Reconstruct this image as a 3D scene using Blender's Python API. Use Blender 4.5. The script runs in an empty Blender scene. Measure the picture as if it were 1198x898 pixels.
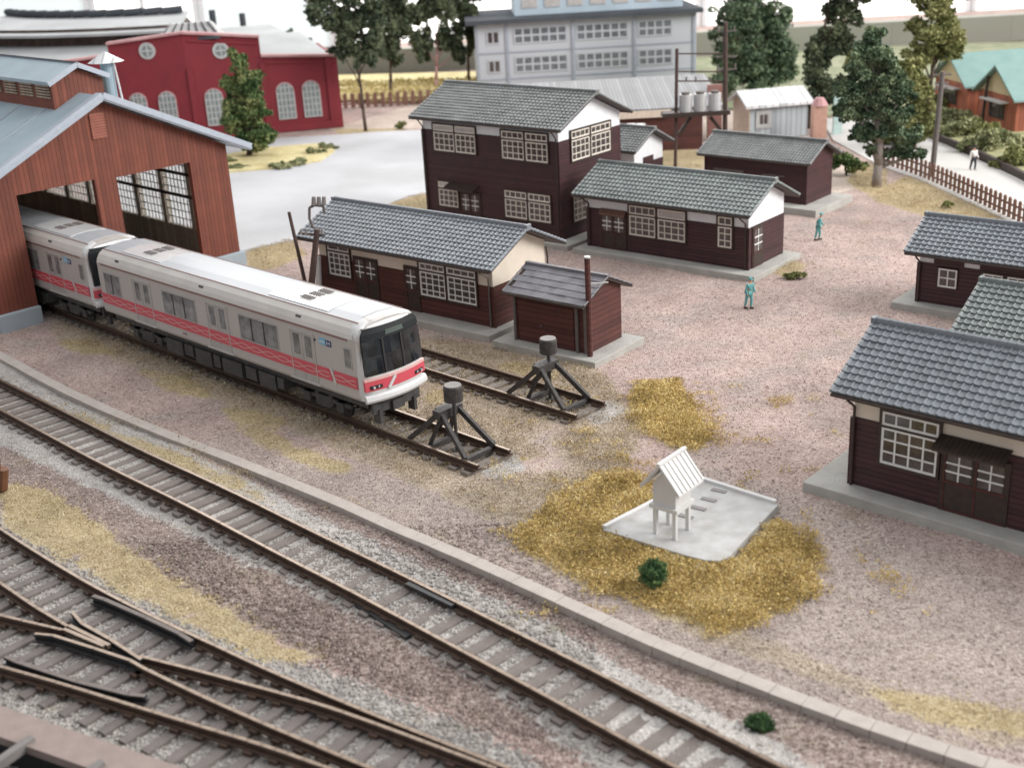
import bpy, bmesh, math, random
import numpy as np
from mathutils import Vector, Matrix
random.seed(7); rng = np.random.default_rng(7)
S = bpy.context.scene
COL = S.collection
# ---------------------------------------------------------------- camera
FPX, PITCH, ROLL, CAMH = 1452.34, 0.37343, 0.055269, 19.93
cam_d = bpy.data.cameras.new('camera'); cam = bpy.data.objects.new('camera', cam_d); COL.objects.link(cam)
cam_d.sensor_width = 36; cam_d.lens = 36 * FPX / 1198
cam_d.clip_start = 0.5; cam_d.clip_end = 2000
cam.matrix_world = Matrix.Translation((0, 0, CAMH)) @ Matrix.Rotation(math.pi / 2 - PITCH, 4, 'X') @ Matrix.Rotation(-ROLL, 4, 'Z')
cam_d.dof.use_dof = True; cam_d.dof.focus_distance = 52; cam_d.dof.aperture_fstop = 0.23
S.camera = cam
# ---------------------------------------------------------------- light
w = bpy.data.worlds.new('World'); S.world = w; w.use_nodes = True
w.node_tree.nodes['Background'].inputs[0].default_value = (0.94, 0.965, 1.0, 1)
w.node_tree.nodes['Background'].inputs[1].default_value = 0.54
def area(name, loc, tgt, size, power, color):
    d = bpy.data.lights.new(name, 'AREA'); d.shape = 'RECTANGLE'; d.size = size[0]; d.size_y = size[1]
    d.energy = power; d.color = color
    o = bpy.data.objects.new(name, d); COL.objects.link(o); o.location = loc
    o.rotation_euler = (Vector(tgt) - Vector(loc)).to_track_quat('-Z', 'Y').to_euler()
area('window_light', (130, 45, 75), (0, 62, 0), (110, 60), 260000, (1.0, 0.975, 0.94))
area('rear_window_light', (-10, 190, 70), (0, 80, 0), (150, 50), 110000, (1.0, 0.98, 0.96))
area('ceiling_light', (10, 50, 110), (0, 60, 0), (90, 60), 42000, (1.0, 0.98, 0.96))
S.view_settings.view_transform = 'Standard'; S.view_settings.look = 'None'
S.view_settings.exposure = 0.17; S.view_settings.gamma = 1
# ---------------------------------------------------------------- pixel ray helpers (photo pixel -> place on a real plane)
def ray(px, py):
    U = px - 599; V = 449 - py; cr, sr = math.cos(ROLL), math.sin(ROLL)
    X = U * cr + V * sr; Y = -U * sr + V * cr
    c, s = math.cos(PITCH), math.sin(PITCH)
    return Vector((X, FPX * c + Y * s, Y * c - FPX * s))
def g(px, py, z=0.0):
    d = ray(px, py); t = (z - CAMH) / d.z
    return Vector((d.x * t, d.y * t, z))
def at(px, py, Y):
    d = ray(px, py); t = Y / d.y
    return Vector((d.x * t, Y, CAMH + d.z * t))
# ---------------------------------------------------------------- mesh builder
class MB:
    def __init__(s): s.v = []; s.f = []
    def add(s, vs, fs):
        n = len(s.v); s.v += [tuple(p) for p in vs]; s.f += [tuple(i + n for i in q) for q in fs]; return s
    def box(s, x0, x1, y0, y1, z0, z1, M=None):
        if x0 > x1: x0, x1 = x1, x0
        if y0 > y1: y0, y1 = y1, y0
        vs = [(x, y, z) for z in (z0, z1) for y in (y0, y1) for x in (x0, x1)]
        if M: vs = [M(*p) for p in vs]
        return s.add(vs, [(0, 2, 3, 1), (4, 5, 7, 6), (0, 1, 5, 4), (2, 6, 7, 3), (0, 4, 6, 2), (1, 3, 7, 5)])
    def tube(s, p, q, r, n=8, r2=None):
        p = Vector(p); q = Vector(q); d = (q - p).normalized()
        a = d.orthogonal().normalized(); b = d.cross(a); r2 = r if r2 is None else r2
        vs = []
        for c, rr in ((p, r), (q, r2)):
            for i in range(n):
                t = 2 * math.pi * (i + .5) / n; vs.append(c + (a * math.cos(t) + b * math.sin(t)) * rr)
        fs = [(i, (i + 1) % n, n + (i + 1) % n, n + i) for i in range(n)] + [tuple(range(n))[::-1], tuple(range(n, 2 * n))]
        return s.add(vs, fs)
    def bar(s, p, q, wd, ht):
        p = Vector(p); q = Vector(q); d = (q - p).normalized()
        up = Vector((0, 0, 1)) if abs(d.z) < .95 else Vector((1, 0, 0))
        a = d.cross(up).normalized(); b = a.cross(d)
        vs = [c + a * (wd / 2 * i) + b * (ht / 2 * j) for c in (p, q) for i, j in ((-1, -1), (1, -1), (1, 1), (-1, 1))]
        return s.add(vs, [(0, 1, 2, 3), (7, 6, 5, 4), (0, 4, 5, 1), (1, 5, 6, 2), (2, 6, 7, 3), (3, 7, 4, 0)])
    def prism(s, poly, z0, z1):   # poly in xy
        n = len(poly)
        return s.add([(x, y, z0) for x, y in poly] + [(x, y, z1) for x, y in poly],
                     [tuple(range(n))[::-1], tuple(range(n, 2 * n))] + [(i, (i + 1) % n, n + (i + 1) % n, n + i) for i in range(n)])
    def extr(s, poly, x0, x1, M=None):   # poly in (y,z) extruded along x
        n = len(poly); vs = [(x0, y, z) for y, z in poly] + [(x1, y, z) for y, z in poly]
        if M: vs = [M(*p) for p in vs]
        return s.add(vs, [tuple(range(n))[::-1], tuple(range(n, 2 * n))] + [(i, (i + 1) % n, n + (i + 1) % n, n + i) for i in range(n)])
    def build(s, name, mat, parent=None, smooth=False, bevel=0, label=None):
        me = bpy.data.meshes.new(name); me.from_pydata(s.v, [], s.f); me.validate()
        bm = bmesh.new(); bm.from_mesh(me); bmesh.ops.recalc_face_normals(bm, faces=bm.faces)
        if smooth:
            for f in bm.faces: f.smooth = True
        bm.to_mesh(me); bm.free()
        me.materials.append(mat)
        o = bpy.data.objects.new(name, me); COL.objects.link(o)
        if parent: o.parent = parent
        if bevel:
            m = o.modifiers.new('bevel', 'BEVEL'); m.width = bevel; m.segments = 2; m.limit_method = 'ANGLE'
        if label: o['label'] = label
        return o
def tag(o, label=None, cat=None, group=None, kind=None):
    if label: o['label'] = label
    if cat: o['category'] = cat
    if group: o['group'] = group
    if kind: o['kind'] = kind
    return o
def thing(name, label, cat, loc=(0, 0, 0), rz=0, group=None):
    o = bpy.data.objects.new(name, None); COL.objects.link(o); o.location = loc; o.rotation_euler = (0, 0, rz)
    return tag(o, label, cat, group)
def copy_tree(o, parent=None):
    c = o.copy(); COL.objects.link(c); c.parent = parent
    for ch in [k for k in bpy.data.objects if k.parent == o]: copy_tree(ch, c)
    return c
# ---------------------------------------------------------------- materials
def nt(name):
    m = bpy.data.materials.new(name); m.use_nodes = True; t = m.node_tree
    return m, t, t.nodes['Principled BSDF'], lambda k, **kw: mk(t, k, **kw)
def mk(t, k, **kw):
    n = t.nodes.new(k)
    for a, v in kw.items(): setattr(n, a, v)
    return n
def mat(name, c1, c2=None, rough=.6, scale=3.0, detail=6, bump=0.0, bscale=None, metal=0.0, spec=.5, lines=None, weather=.35, coat=0):
    """noise-mottled surface; lines=(axis, pitch, depth) adds board joints in object space"""
    m, t, b, N = nt(name)
    c2 = c2 or tuple(x * .72 for x in c1)
    tc = N('ShaderNodeTexCoord'); no = N('ShaderNodeTexNoise'); no.inputs['Scale'].default_value = scale; no.inputs['Detail'].default_value = detail
    t.links.new(tc.outputs['Object'], no.inputs['Vector'])
    mx = N('ShaderNodeMix', data_type='RGBA'); mx.inputs['A'].default_value = (*c1, 1); mx.inputs['B'].default_value = (*c2, 1)
    rp = N('ShaderNodeMapRange'); rp.inputs['From Min'].default_value = .35; rp.inputs['From Max'].default_value = .7; rp.inputs['To Max'].default_value = weather * 2
    t.links.new(no.outputs['Fac'], rp.inputs['Value']); t.links.new(rp.outputs['Result'], mx.inputs['Factor'])
    col = mx.outputs['Result']; h = None
    if bump:
        n2 = N('ShaderNodeTexNoise'); n2.inputs['Scale'].default_value = bscale or scale * 5; n2.inputs['Detail'].default_value = 8
        t.links.new(tc.outputs['Object'], n2.inputs['Vector']); h = n2.outputs['Fac']
        ba = N('ShaderNodeMath', operation='MULTIPLY'); ba.inputs[1].default_value = bump; t.links.new(h, ba.inputs[0]); h = ba.outputs[0]
    if lines:
        ax, pitch, depth = lines
        sp = N('ShaderNodeSeparateXYZ'); t.links.new(tc.outputs['Object'], sp.inputs[0])
        if ax == 'XY':
            a0 = N('ShaderNodeMath', operation='ADD'); t.links.new(sp.outputs['X'], a0.inputs[0]); t.links.new(sp.outputs['Y'], a0.inputs[1]); src = a0.outputs[0]
        else: src = sp.outputs[ax]
        dv = N('ShaderNodeMath', operation='DIVIDE'); dv.inputs[1].default_value = pitch; t.links.new(src, dv.inputs[0])
        fr = N('ShaderNodeMath', operation='FRACT'); t.links.new(dv.outputs[0], fr.inputs[0])
        fl = N('ShaderNodeMath', operation='FLOOR'); t.links.new(dv.outputs[0], fl.inputs[0])
        wn = N('ShaderNodeTexWhiteNoise', noise_dimensions='1D'); t.links.new(fl.outputs[0], wn.inputs['W'])
        v1 = N('ShaderNodeMapRange'); v1.inputs['To Min'].default_value = .78; v1.inputs['To Max'].default_value = 1.15; t.links.new(wn.outputs['Value'], v1.inputs['Value'])
        gm = N('ShaderNodeMapRange'); gm.inputs['From Min'].default_value = 0; gm.inputs['From Max'].default_value = .18; gm.inputs['To Min'].default_value = .35; t.links.new(fr.outputs[0], gm.inputs['Value'])
        mu = N('ShaderNodeMath', operation='MULTIPLY'); t.links.new(v1.outputs[0], mu.inputs[0]); t.links.new(gm.outputs[0], mu.inputs[1])
        hs = N('ShaderNodeVectorMath', operation='SCALE'); t.links.new(col, hs.inputs[0]); t.links.new(mu.outputs[0], hs.inputs['Scale']); col = hs.outputs[0]
        hl = N('ShaderNodeMath', operation='MULTIPLY'); hl.inputs[1].default_value = depth; t.links.new(gm.outputs[0], hl.inputs[0])
        if h is None: h = hl.outputs[0]
        else:
            ad = N('ShaderNodeMath', operation='ADD'); t.links.new(h, ad.inputs[0]); t.links.new(hl.outputs[0], ad.inputs[1]); h = ad.outputs[0]
    if 'tiles' in name or 'slates' in name:
        ta = N('ShaderNodeAttribute', attribute_name='tint'); tm = N('ShaderNodeMapRange'); tm.inputs['To Min'].default_value = .9; tm.inputs['To Max'].default_value = 1.1; t.links.new(ta.outputs['Fac'], tm.inputs['Value'])
        tv_ = N('ShaderNodeVectorMath', operation='SCALE'); t.links.new(col, tv_.inputs[0]); t.links.new(tm.outputs[0], tv_.inputs['Scale']); col = tv_.outputs[0]
    t.links.new(col, b.inputs['Base Color'])
    if h is not None:
        bp = N('ShaderNodeBump'); bp.inputs['Strength'].default_value = 1; bp.inputs['Distance'].default_value = 1
        t.links.new(h, bp.inputs['Height']); t.links.new(bp.outputs[0], b.inputs['Normal'])
    b.inputs['Roughness'].default_value = rough; b.inputs['Metallic'].default_value = metal; b.inputs['Specular IOR Level'].default_value = spec
    if coat: b.inputs['Coat Weight'].default_value = coat
    return m
M = {}
M['timber'] = mat('dark_maroon_siding', (.062, .022, .025), (.038, .015, .018), rough=.55, scale=1.3, bump=.004, lines=('Z', .2, .018))
M['timber_red'] = mat('red_brown_boards', (.098, .028, .022), (.062, .02, .017), rough=.65, scale=1.2, bump=.006, lines=('Z', .26, .016))
M['shed_red'] = mat('rust_red_planks', (.215, .062, .037), (.15, .044, .029), rough=.7, scale=.9, bump=.012, lines=('X', .24, .012))
M['shed_inner'] = mat('shed_inside_boards', (.42, .35, .27), (.3, .25, .19), rough=.8, lines=('Y', .5, .01))
M['shed_trim'] = mat('shed_dark_trim', (.09, .05, .04), rough=.7)
M['dark_wood'] = mat('dark_wood', (.035, .022, .018), (.06, .04, .03), rough=.6, scale=4, bump=.01)
M['white_plaster'] = mat('white_plaster', (.78, .80, .82), (.68, .70, .72), rough=.7, scale=2, weather=.3)
M['cream_plaster'] = mat('cream_plaster', (.74, .66, .56), (.64, .56, .46), rough=.75, scale=1.6, weather=.3)
M['concrete'] = mat('concrete_slab', (.44, .43, .40), (.32, .31, .29), rough=.9, scale=1.2, bump=.03, bscale=9)
M['concrete_blue'] = mat('pale_blue_grey_concrete', (.38, .44, .48), (.32, .37, .41), rough=.85, scale=.9, bump=.02)
M['tile_blue'] = mat('blue_grey_tiles', (.215, .235, .26), (.17, .187, .208), rough=.42, scale=1.1, bump=.004, weather=.5)
M['tile_grey'] = mat('grey_tiles', (.205, .215, .215), (.15, .155, .155), rough=.5, scale=1.0, bump=.004, weather=.5)
M['tile_green'] = mat('green_grey_tiles', (.215, .24, .235), (.16, .18, .178), rough=.5, scale=1.0, bump=.004, weather=.5)
M['slate'] = mat('grey_slates', (.20, .195, .21), (.14, .135, .15), rough=.6, scale=1.6, bump=.01, weather=.6)
M['shed_roof'] = mat('pale_blue_metal_roof', (.34, .43, .48), (.28, .36, .41), rough=.45, scale=.5, weather=.5, lines=None, bump=.003)
M['shed_edge'] = mat('pale_roof_edge', (.42, .46, .52), (.35, .39, .45), rough=.5)
M['lattice'] = mat('cream_window_bars', (.78, .72, .64), (.7, .63, .55), rough=.5, scale=5)
M['lattice_white'] = mat('white_window_bars', (.82, .82, .80), rough=.5, scale=5, weather=.2)
M['rail'] = mat('rusty_rail', (.10, .062, .045), (.055, .036, .028), rough=.5, scale=3, bump=.004, metal=.25)
M['rail_top'] = mat('worn_rail_head', (.30, .23, .175), (.20, .145, .11), rough=.34, scale=4, metal=.6)
M['sleeper'] = mat('weathered_sleeper', (.205, .175, .16), (.145, .12, .11), rough=.85, scale=5, bump=.02)
M['sleeper_dark'] = mat('brown_sleeper', (.22, .19, .17), (.14, .12, .105), rough=.85, scale=4, bump=.02)
M['black'] = mat('black_steel', (.018, .018, .02), (.03, .028, .027), rough=.5, scale=4, bump=.004)
M['sleeper_dust'] = mat('dusty_grey_sleeper', (.19, .165, .155), (.13, .112, .105), rough=.9, scale=3, bump=.02)
M['panel_black'] = mat('satin_black_panel', (.018, .02, .022), rough=.5, spec=.15, weather=.1)
M['buffer'] = mat('dusty_black_buffer', (.028, .025, .026), (.075, .065, .06), rough=.6, scale=6, bump=.01)
M['kerb'] = mat('pale_pinkish_concrete', (.46, .41, .375), (.37, .33, .30), rough=.9, scale=2.5, bump=.02, bscale=14)
M['train_silver'] = mat('warm_silver_paint', (.50, .475, .45), (.46, .435, .41), rough=.36, scale=.6, metal=.12, weather=.25)
M['train_door'] = mat('brushed_silver_door', (.47, .455, .435), rough=.38, metal=.25, scale=2, weather=.2)
M['train_shoulder'] = mat('cream_roof_shoulder', (.60, .565, .53), rough=.4, scale=.7, weather=.2)
M['train_roof'] = mat('light_grey_roof', (.40, .415, .435), (.36, .375, .40), rough=.4, scale=.5, weather=.3)
M['train_white'] = mat('white_cab_moulding', (.62, .62, .62), rough=.25, scale=1, weather=.1, coat=.5)
M['train_red'] = mat('red_stripe', (.60, .085, .115), (.55, .075, .10), rough=.35, scale=3, weather=.2, coat=.3)
M['train_pink'] = mat('pale_stripe_line', (.70, .42, .40), rough=.4, scale=3, weather=.1)
M['train_line'] = mat('brown_gutter_line', (.27, .15, .13), rough=.5)
M['underframe'] = mat('dark_grey_underframe', (.045, .045, .045), (.09, .085, .08), rough=.6, scale=3, bump=.01)
M['navy'] = mat('navy_mark', (.02, .05, .17), rough=.4, weather=.05); M['sky_mark'] = mat('light_blue_mark', (.12, .45, .68), rough=.4, weather=.05)
M['offwhite'] = mat('off_white_resin', (.66, .65, .64), (.57, .56, .55), rough=.75, scale=1.5, weather=.25, bump=.003)
M['slab_white'] = mat('pale_grey_resin_slab', (.52, .52, .515), (.36, .345, .32), rough=.9, scale=1.6, weather=.4, bump=.004)
M['brick_red'] = mat('crimson_brick', (.215, .022, .032), (.16, .018, .026), rough=.8, scale=.7, bump=.02, bscale=6)
M['brick_trim'] = mat('pale_pink_coping', (.55, .33, .33), (.4, .16, .17), rough=.7, scale=.6)
M['round_roof'] = mat('grey_roofing_sheet', (.44, .45, .455), (.35, .355, .36), rough=.8, scale=.25, weather=.5)
M['round_roof2'] = mat('weathered_clerestory', (.17, .12, .10), (.09, .07, .06), rough=.85, scale=1.6, weather=.6)
M['grey_trim'] = mat('grey_window_bars', (.50, .50, .50), rough=.6)
M['blue_wall'] = mat('pale_blue_grey_wall', (.49, .51, .55), (.46, .475, .51), rough=.6, scale=.3, weather=.3)
M['blue_pale'] = mat('faded_blue_wall', (.5, .6, .68), rough=.6, scale=.3, weather=.3)
M['roof_dark'] = mat('slate_grey_parapet', (.07, .078, .09), (.095, .105, .118), spec=.1, rough=.95, scale=.4)
M['corr'] = mat('grey_corrugated', (.24, .24, .25), (.20, .20, .21), rough=.6, scale=.5, lines=('X', .3, .02))
M['cream_fascia'] = mat('cream_fascia', (.74, .62, .52), rough=.7)
M['white_roof'] = mat('white_metal_roof', (.74, .75, .76), rough=.4, scale=1, lines=('X', .6, .02), weather=.2)
M['blue_panel'] = mat('pale_blue_panel', (.46, .51, .54), (.42, .47, .5), rough=.6, scale=1, lines=('X', .45, .01), weather=.2)
M['green_roof'] = mat('teal_green_roof', (.22, .34, .32), (.18, .29, .275), rough=.5, scale=.8, weather=.4)
M['house_red'] = mat('orange_red_boards', (.36, .11, .06), (.28, .085, .05), rough=.7, scale=1, lines=('XY', .35, .015))
M['yellow_gable'] = mat('pale_yellow_gable', (.62, .50, .30), rough=.7)
M['pole'] = mat('dark_brown_pole', (.085, .05, .042), (.05, .032, .028), rough=.7, scale=4, bump=.006)
M['pole_grey'] = mat('grey_brown_pole', (.15, .13, .12), (.10, .085, .08), rough=.7, scale=4)
M['drum_grey'] = mat('light_grey_enamel', (.50, .50, .50), rough=.4, weather=.2)
M['fence'] = mat('brown_pickets', (.22, .12, .09), (.16, .085, .06), rough=.75, scale=5)
M['bark'] = mat('bark', (.11, .075, .055), (.06, .045, .035), rough=.9, scale=5, bump=.04)
M['bark_grey'] = mat('pale_grey_bark', (.30, .26, .23), (.2, .175, .155), rough=.9, scale=4, bump=.04)
M['teal'] = mat('teal_overalls', (.12, .36, .36), (.09, .28, .29), rough=.7, scale=6); M['skin'] = mat('skin', (.5, .3, .22), rough=.6, weather=.1)
M['shirt'] = mat('white_shirt', (.75, .73, .70), rough=.8, weather=.1); M['trousers'] = mat('dark_trousers', (.03, .03, .04), rough=.8)
M['pinkish'] = mat('salmon_pink_paint', (.66, .40, .31), rough=.6); M['girder'] = mat('dusty_pink_brown_girder', (.30, .235, .21), (.22, .17, .155), rough=.7, scale=2, bump=.01)
M['girder_grey'] = mat('grey_brace', (.23, .21, .20), rough=.6); M['board'] = mat('olive_grey_board', (.27, .27, .225), (.23, .23, .19), rough=.9, scale=.1, weather=.5)
M['sill'] = mat('grey_green_sill', (.40, .44, .40), rough=.7, scale=.05, weather=.3)
def glass(name, c=(.03, .032, .034), rough=.08, spec=.8):
    return mat(name, c, tuple(x * 2.2 for x in c), rough=rough, scale=2.3, spec=spec, weather=.5)
M['pane'] = glass('dark_window_glass', (.05, .042, .04), .12); M['cab_glass'] = glass('black_cab_glass', (.011, .013, .015), .05, .55)
M['train_glass'] = glass('grey_train_glass', (.13, .13, .13), .07, .8); M['pale_pane'] = mat('painted_reflection_pane', (.55, .52, .50), rough=.3)  # pale pane: bright reflection painted in as plain base colour
M['display'] = mat('dark_green_display', (.10, .12, .11), rough=.8, spec=.1)
M['grey_pane'] = glass('grey_factory_glass', (.09, .10, .11), .15)
M['green_pane'] = mat('grey_green_pane', (.22, .26, .26), rough=.3)
def emis(name, c, st):
    m, t, b, N = nt(name); b.inputs['Base Color'].default_value = (*c, 1); b.inputs['Emission Color'].default_value = (*c, 1); b.inputs['Emission Strength'].default_value = st
    return m
M['daylight_pane'] = emis('bright_daylight_pane', (1, .99, .96), 1.25)
M['dull_pane'] = emis('frosted_daylight_pane', (.60, .66, .66), .62)
m_, t_, b_, N_ = nt('frosted_pane'); b_.inputs['Base Color'].default_value = (.9, .9, .88, 1); b_.inputs['Transmission Weight'].default_value = 1; b_.inputs['Roughness'].default_value = .2; b_.inputs['IOR'].default_value = 1.05; M['frosted'] = m_
def leafmat(name, dark, mid, light):
    m, t, b, N = nt(name)
    tc = N('ShaderNodeTexCoord'); no = N('ShaderNodeTexNoise'); no.inputs['Scale'].default_value = .7; no.inputs['Detail'].default_value = 5
    t.links.new(tc.outputs['Object'], no.inputs['Vector'])
    n2 = N('ShaderNodeTexNoise'); n2.inputs['Scale'].default_value = 7; n2.inputs['Detail'].default_value = 2; t.links.new(tc.outputs['Object'], n2.inputs['Vector'])
    ad = N('ShaderNodeMath', operation='MULTIPLY_ADD'); ad.inputs[1].default_value = .5; t.links.new(n2.outputs['Fac'], ad.inputs[0])
    m2 = N('ShaderNodeMath', operation='MULTIPLY'); m2.inputs[1].default_value = .6; t.links.new(no.outputs['Fac'], m2.inputs[0]); t.links.new(m2.outputs[0], ad.inputs[2])
    cr = N('ShaderNodeValToRGB'); e = cr.color_ramp.elements; e[0].position = .42; e[0].color = (*dark, 1); e[1].position = .66; e[1].color = (*light, 1)
    k = e.new(.54); k.color = (*mid, 1)
    t.links.new(ad.outputs[0], cr.inputs[0]); t.links.new(cr.outputs[0], b.inputs['Base Color'])
    b.inputs['Roughness'].default_value = .8; b.inputs['Specular IOR Level'].default_value = .2
    return m
M['leaf_dark'] = leafmat('dark_blue_green_leaves', (.035, .062, .038), (.10, .15, .09), (.25, .31, .18))
M['leaf_mid'] = leafmat('mid_green_leaves', (.035, .075, .03), (.10, .16, .06), (.34, .34, .15))
M['leaf_bush'] = leafmat('bush_green_leaves', (.04, .085, .035), (.08, .15, .06), (.18, .26, .10))
M['leaf_olive'] = leafmat('olive_leaves', (.10, .12, .04), (.22, .23, .09), (.42, .41, .2))
M['leaf_blackish'] = leafmat('blackish_green_leaves', (.03, .048, .03), (.08, .105, .062), (.20, .225, .13))
M['hedge'] = leafmat('pale_sage_hedge', (.12, .14, .06), (.28, .30, .16), (.5, .49, .3))
M['straw'] = leafmat('ochre_flock', (.36, .26, .095), (.60, .445, .175), (.74, .60, .30))
M['straw_pale'] = leafmat('pale_yellow_field', (.52, .43, .22), (.62, .53, .28), (.70, .62, .36))
# ---------------------------------------------------------------- ground
ZN = ['pink', 'tan', 'yellow', 'lightballast', 'brownballast', 'cream']
def poly(*pts): return [g(*p)[:2] for p in pts]
zones = {
 'tan': [poly((40, 440), (120, 470), (260, 535), (420, 600), (560, 660), (480, 640), (330, 580), (160, 510)), poly((640, 650), (760, 720), (900, 780), (1100, 850), (1198, 880), (1198, 850), (1000, 790), (880, 740)), poly((300, 330), (480, 395), (560, 400), (700, 432), (760, 500), (700, 600), (640, 640), (520, 585), (380, 520), (200, 445), (60, 395), (60, 370), (200, 380), (400, 440), (440, 430), (300, 370))],
 'yellow': [poly((738, 452), (790, 446), (812, 480), (826, 520), (800, 530), (742, 500)),
            poly((690, 560), (745, 556), (790, 620), (905, 610), (960, 650), (950, 700), (850, 745), (760, 712), (640, 668), (598, 632), (640, 590)),
            poly((1000, 800), (1100, 812), (1230, 838), (1230, 870), (1120, 850), (1040, 830)),
            poly((0, 560), (60, 572), (140, 630), (250, 705), (330, 752), (420, 775), (300, 772), (200, 728), (110, 680), (0, 612)),
            poly((20, 452), (100, 488), (180, 520), (280, 560), (345, 598), (270, 575), (160, 532), (60, 480)),
            poly((300, 555), (400, 580), (520, 625), (420, 595), (330, 565)), poly((290, 290), (340, 282), (360, 300), (310, 318), (285, 310)),
            poly((445, 240), (500, 226), (505, 248), (460, 250)), poly((900, 318), (925, 304), (945, 312), (925, 326)),
            poly((1020, 232), (1060, 205), (1130, 235), (1180, 258), (1090, 256)), poly((990, 212), (1010, 190), (1040, 195), (1030, 240)),
            poly((730, 165), (830, 178), (820, 200), (740, 195)), poly((60, 395), (110, 398), (150, 420), (90, 415)), poly((150, 430), (220, 440), (260, 470), (200, 460)),
            poly((250, 470), (330, 490), (340, 505), (270, 490)), poly((505, 452), (535, 462), (520, 478), (495, 470)), poly((260, 490), (330, 510), (420, 550), (400, 560), (300, 520)),
            poly((590, 420), (660, 440), (640, 448), (580, 430)), poly((390, 150), (480, 150), (450, 156), (395, 158))],
 'lightballast': [poly((-150, 400), (-150, 470), (0, 520), (150, 590), (300, 665), (460, 745), (620, 840), (720, 930), (1000, 930), (900, 860), (790, 810), (680, 750), (520, 670), (370, 600), (180, 510), (0, 418)),
                  poly((-60, 590), (0, 600), (110, 670), (260, 745), (420, 800), (540, 850), (640, 900), (640, 960), (-100, 1000), (-200, 700)),
                  poly((560, 532), (600, 526), (620, 545), (590, 560), (560, 556)), poly((672, 478), (706, 466), (735, 480), (700, 500))],
 'brownballast': [poly((-60, 500), (60, 528), (200, 600), (320, 668), (460, 742), (580, 795), (690, 850), (770, 915), (620, 870), (520, 830), (400, 785), (300, 735), (200, 690), (100, 620), (-60, 580)),
                  poly((240, 535), (330, 562), (470, 618), (600, 675), (760, 750), (930, 815), (1100, 872), (1230, 915), (1000, 915), (900, 872), (790, 822), (620, 728), (470, 660), (330, 592))],
 'cream': [poly((380, 152), (500, 118), (560, 100), (900, 120), (900, 190), (800, 200), (700, 160), (560, 150)), poly((930, 225), (1000, 185), (1020, 215), (960, 232))],
}
GX0, GX1, GY0, GY1, GS = -45.0, 55.0, 18.0, 170.0, 0.25
gx = np.arange(GX0, GX1 + .01, GS); gy = np.arange(GY0, GY1 + .01, GS); XX, YY = np.meshgrid(gx, gy)
def inside(P):
    r = np.zeros(XX.shape, bool); n = len(P)
    for i in range(n):
        x0, y0 = P[i]; x1, y1 = P[(i + 1) % n]
        c = ((y0 > YY) != (y1 > YY)) & (XX < (x1 - x0) * (YY - y0) / ((y1 - y0) or 1e-9) + x0); r ^= c
    return r.astype(float)
def blur(a, k):
    for _ in range(k):
        p = np.pad(a, 1, mode='edge'); a = (p[1:-1, 1:-1] * 2 + p[:-2, 1:-1] + p[2:, 1:-1] + p[1:-1, :-2] + p[1:-1, 2:]) / 6
    return a
ZM = {}
for k, ps in zones.items():
    a = np.zeros(XX.shape)
    for p in ps: a = np.maximum(a, inside(p))
    ZM[k] = blur(a, 5)
ZM['yellow'] = ZM['yellow'] * (1 - inside([(2.7, 36.6), (5.7, 34.1), (6.7, 34.4), (8.95, 37.7), (6.5, 40.2)]))
def lattice_noise(seed, cell):
    r = np.random.default_rng(seed); ny, nx = int((GY1 - GY0) / cell) + 3, int((GX1 - GX0) / cell) + 3
    G = r.random((ny, nx)); fy = (YY - GY0) / cell; fx = (XX - GX0) / cell; iy = fy.astype(int); ix = fx.astype(int); ty = fy - iy; tx = fx - ix
    ty = ty * ty * (3 - 2 * ty); tx = tx * tx * (3 - 2 * tx)
    return (G[iy, ix] * (1 - tx) + G[iy, ix + 1] * tx) * (1 - ty) + (G[iy + 1, ix] * (1 - tx) + G[iy + 1, ix + 1] * tx) * ty
_b = (XX > -3) & (XX < 13) & (YY > 30) & (YY < 50)
ZM['yellow'] = np.where(_b, ZM['yellow'] * (.75 + .4 * lattice_noise(22, .7)), ZM['yellow'] * np.clip(.42 + .6 * lattice_noise(21, 1.6) + .55 * lattice_noise(23, .6), 0, 1))
ZM['tan'] = ZM['tan'] * np.clip(.35 + .8 * lattice_noise(24, 2.2) + .3 * lattice_noise(25, .6), 0, 1.1)
HH = (lattice_noise(1, 4) - .5) * .12 + (lattice_noise(2, 1.3) - .5) * .06 + (lattice_noise(3, .5) - .5) * .035
HH += ZM['yellow'] * .04 + ZM['lightballast'] * .0 - ZM['brownballast'] * .06 + .0
HH = HH - .02
HH *= np.clip((150 - YY) / 30, 0, 1)
for (P0_, P1_) in (((-23.6, 52.1), (5.2, 23.6)),):
    a_, b_ = np.array(P0_), np.array(P1_); d_ = (b_ - a_) / np.linalg.norm(b_ - a_); dd_ = np.abs((XX - a_[0]) * d_[1] - (YY - a_[1]) * d_[0])
    HH = HH + np.clip((2.1 - dd_) / .8, 0, 1) * .085
def zsample(arr, x, y):
    i = np.clip(((y - GY0) / GS).astype(int), 0, arr.shape[0] - 1); j = np.clip(((x - GX0) / GS).astype(int), 0, arr.shape[1] - 1); return arr[i, j]
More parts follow.
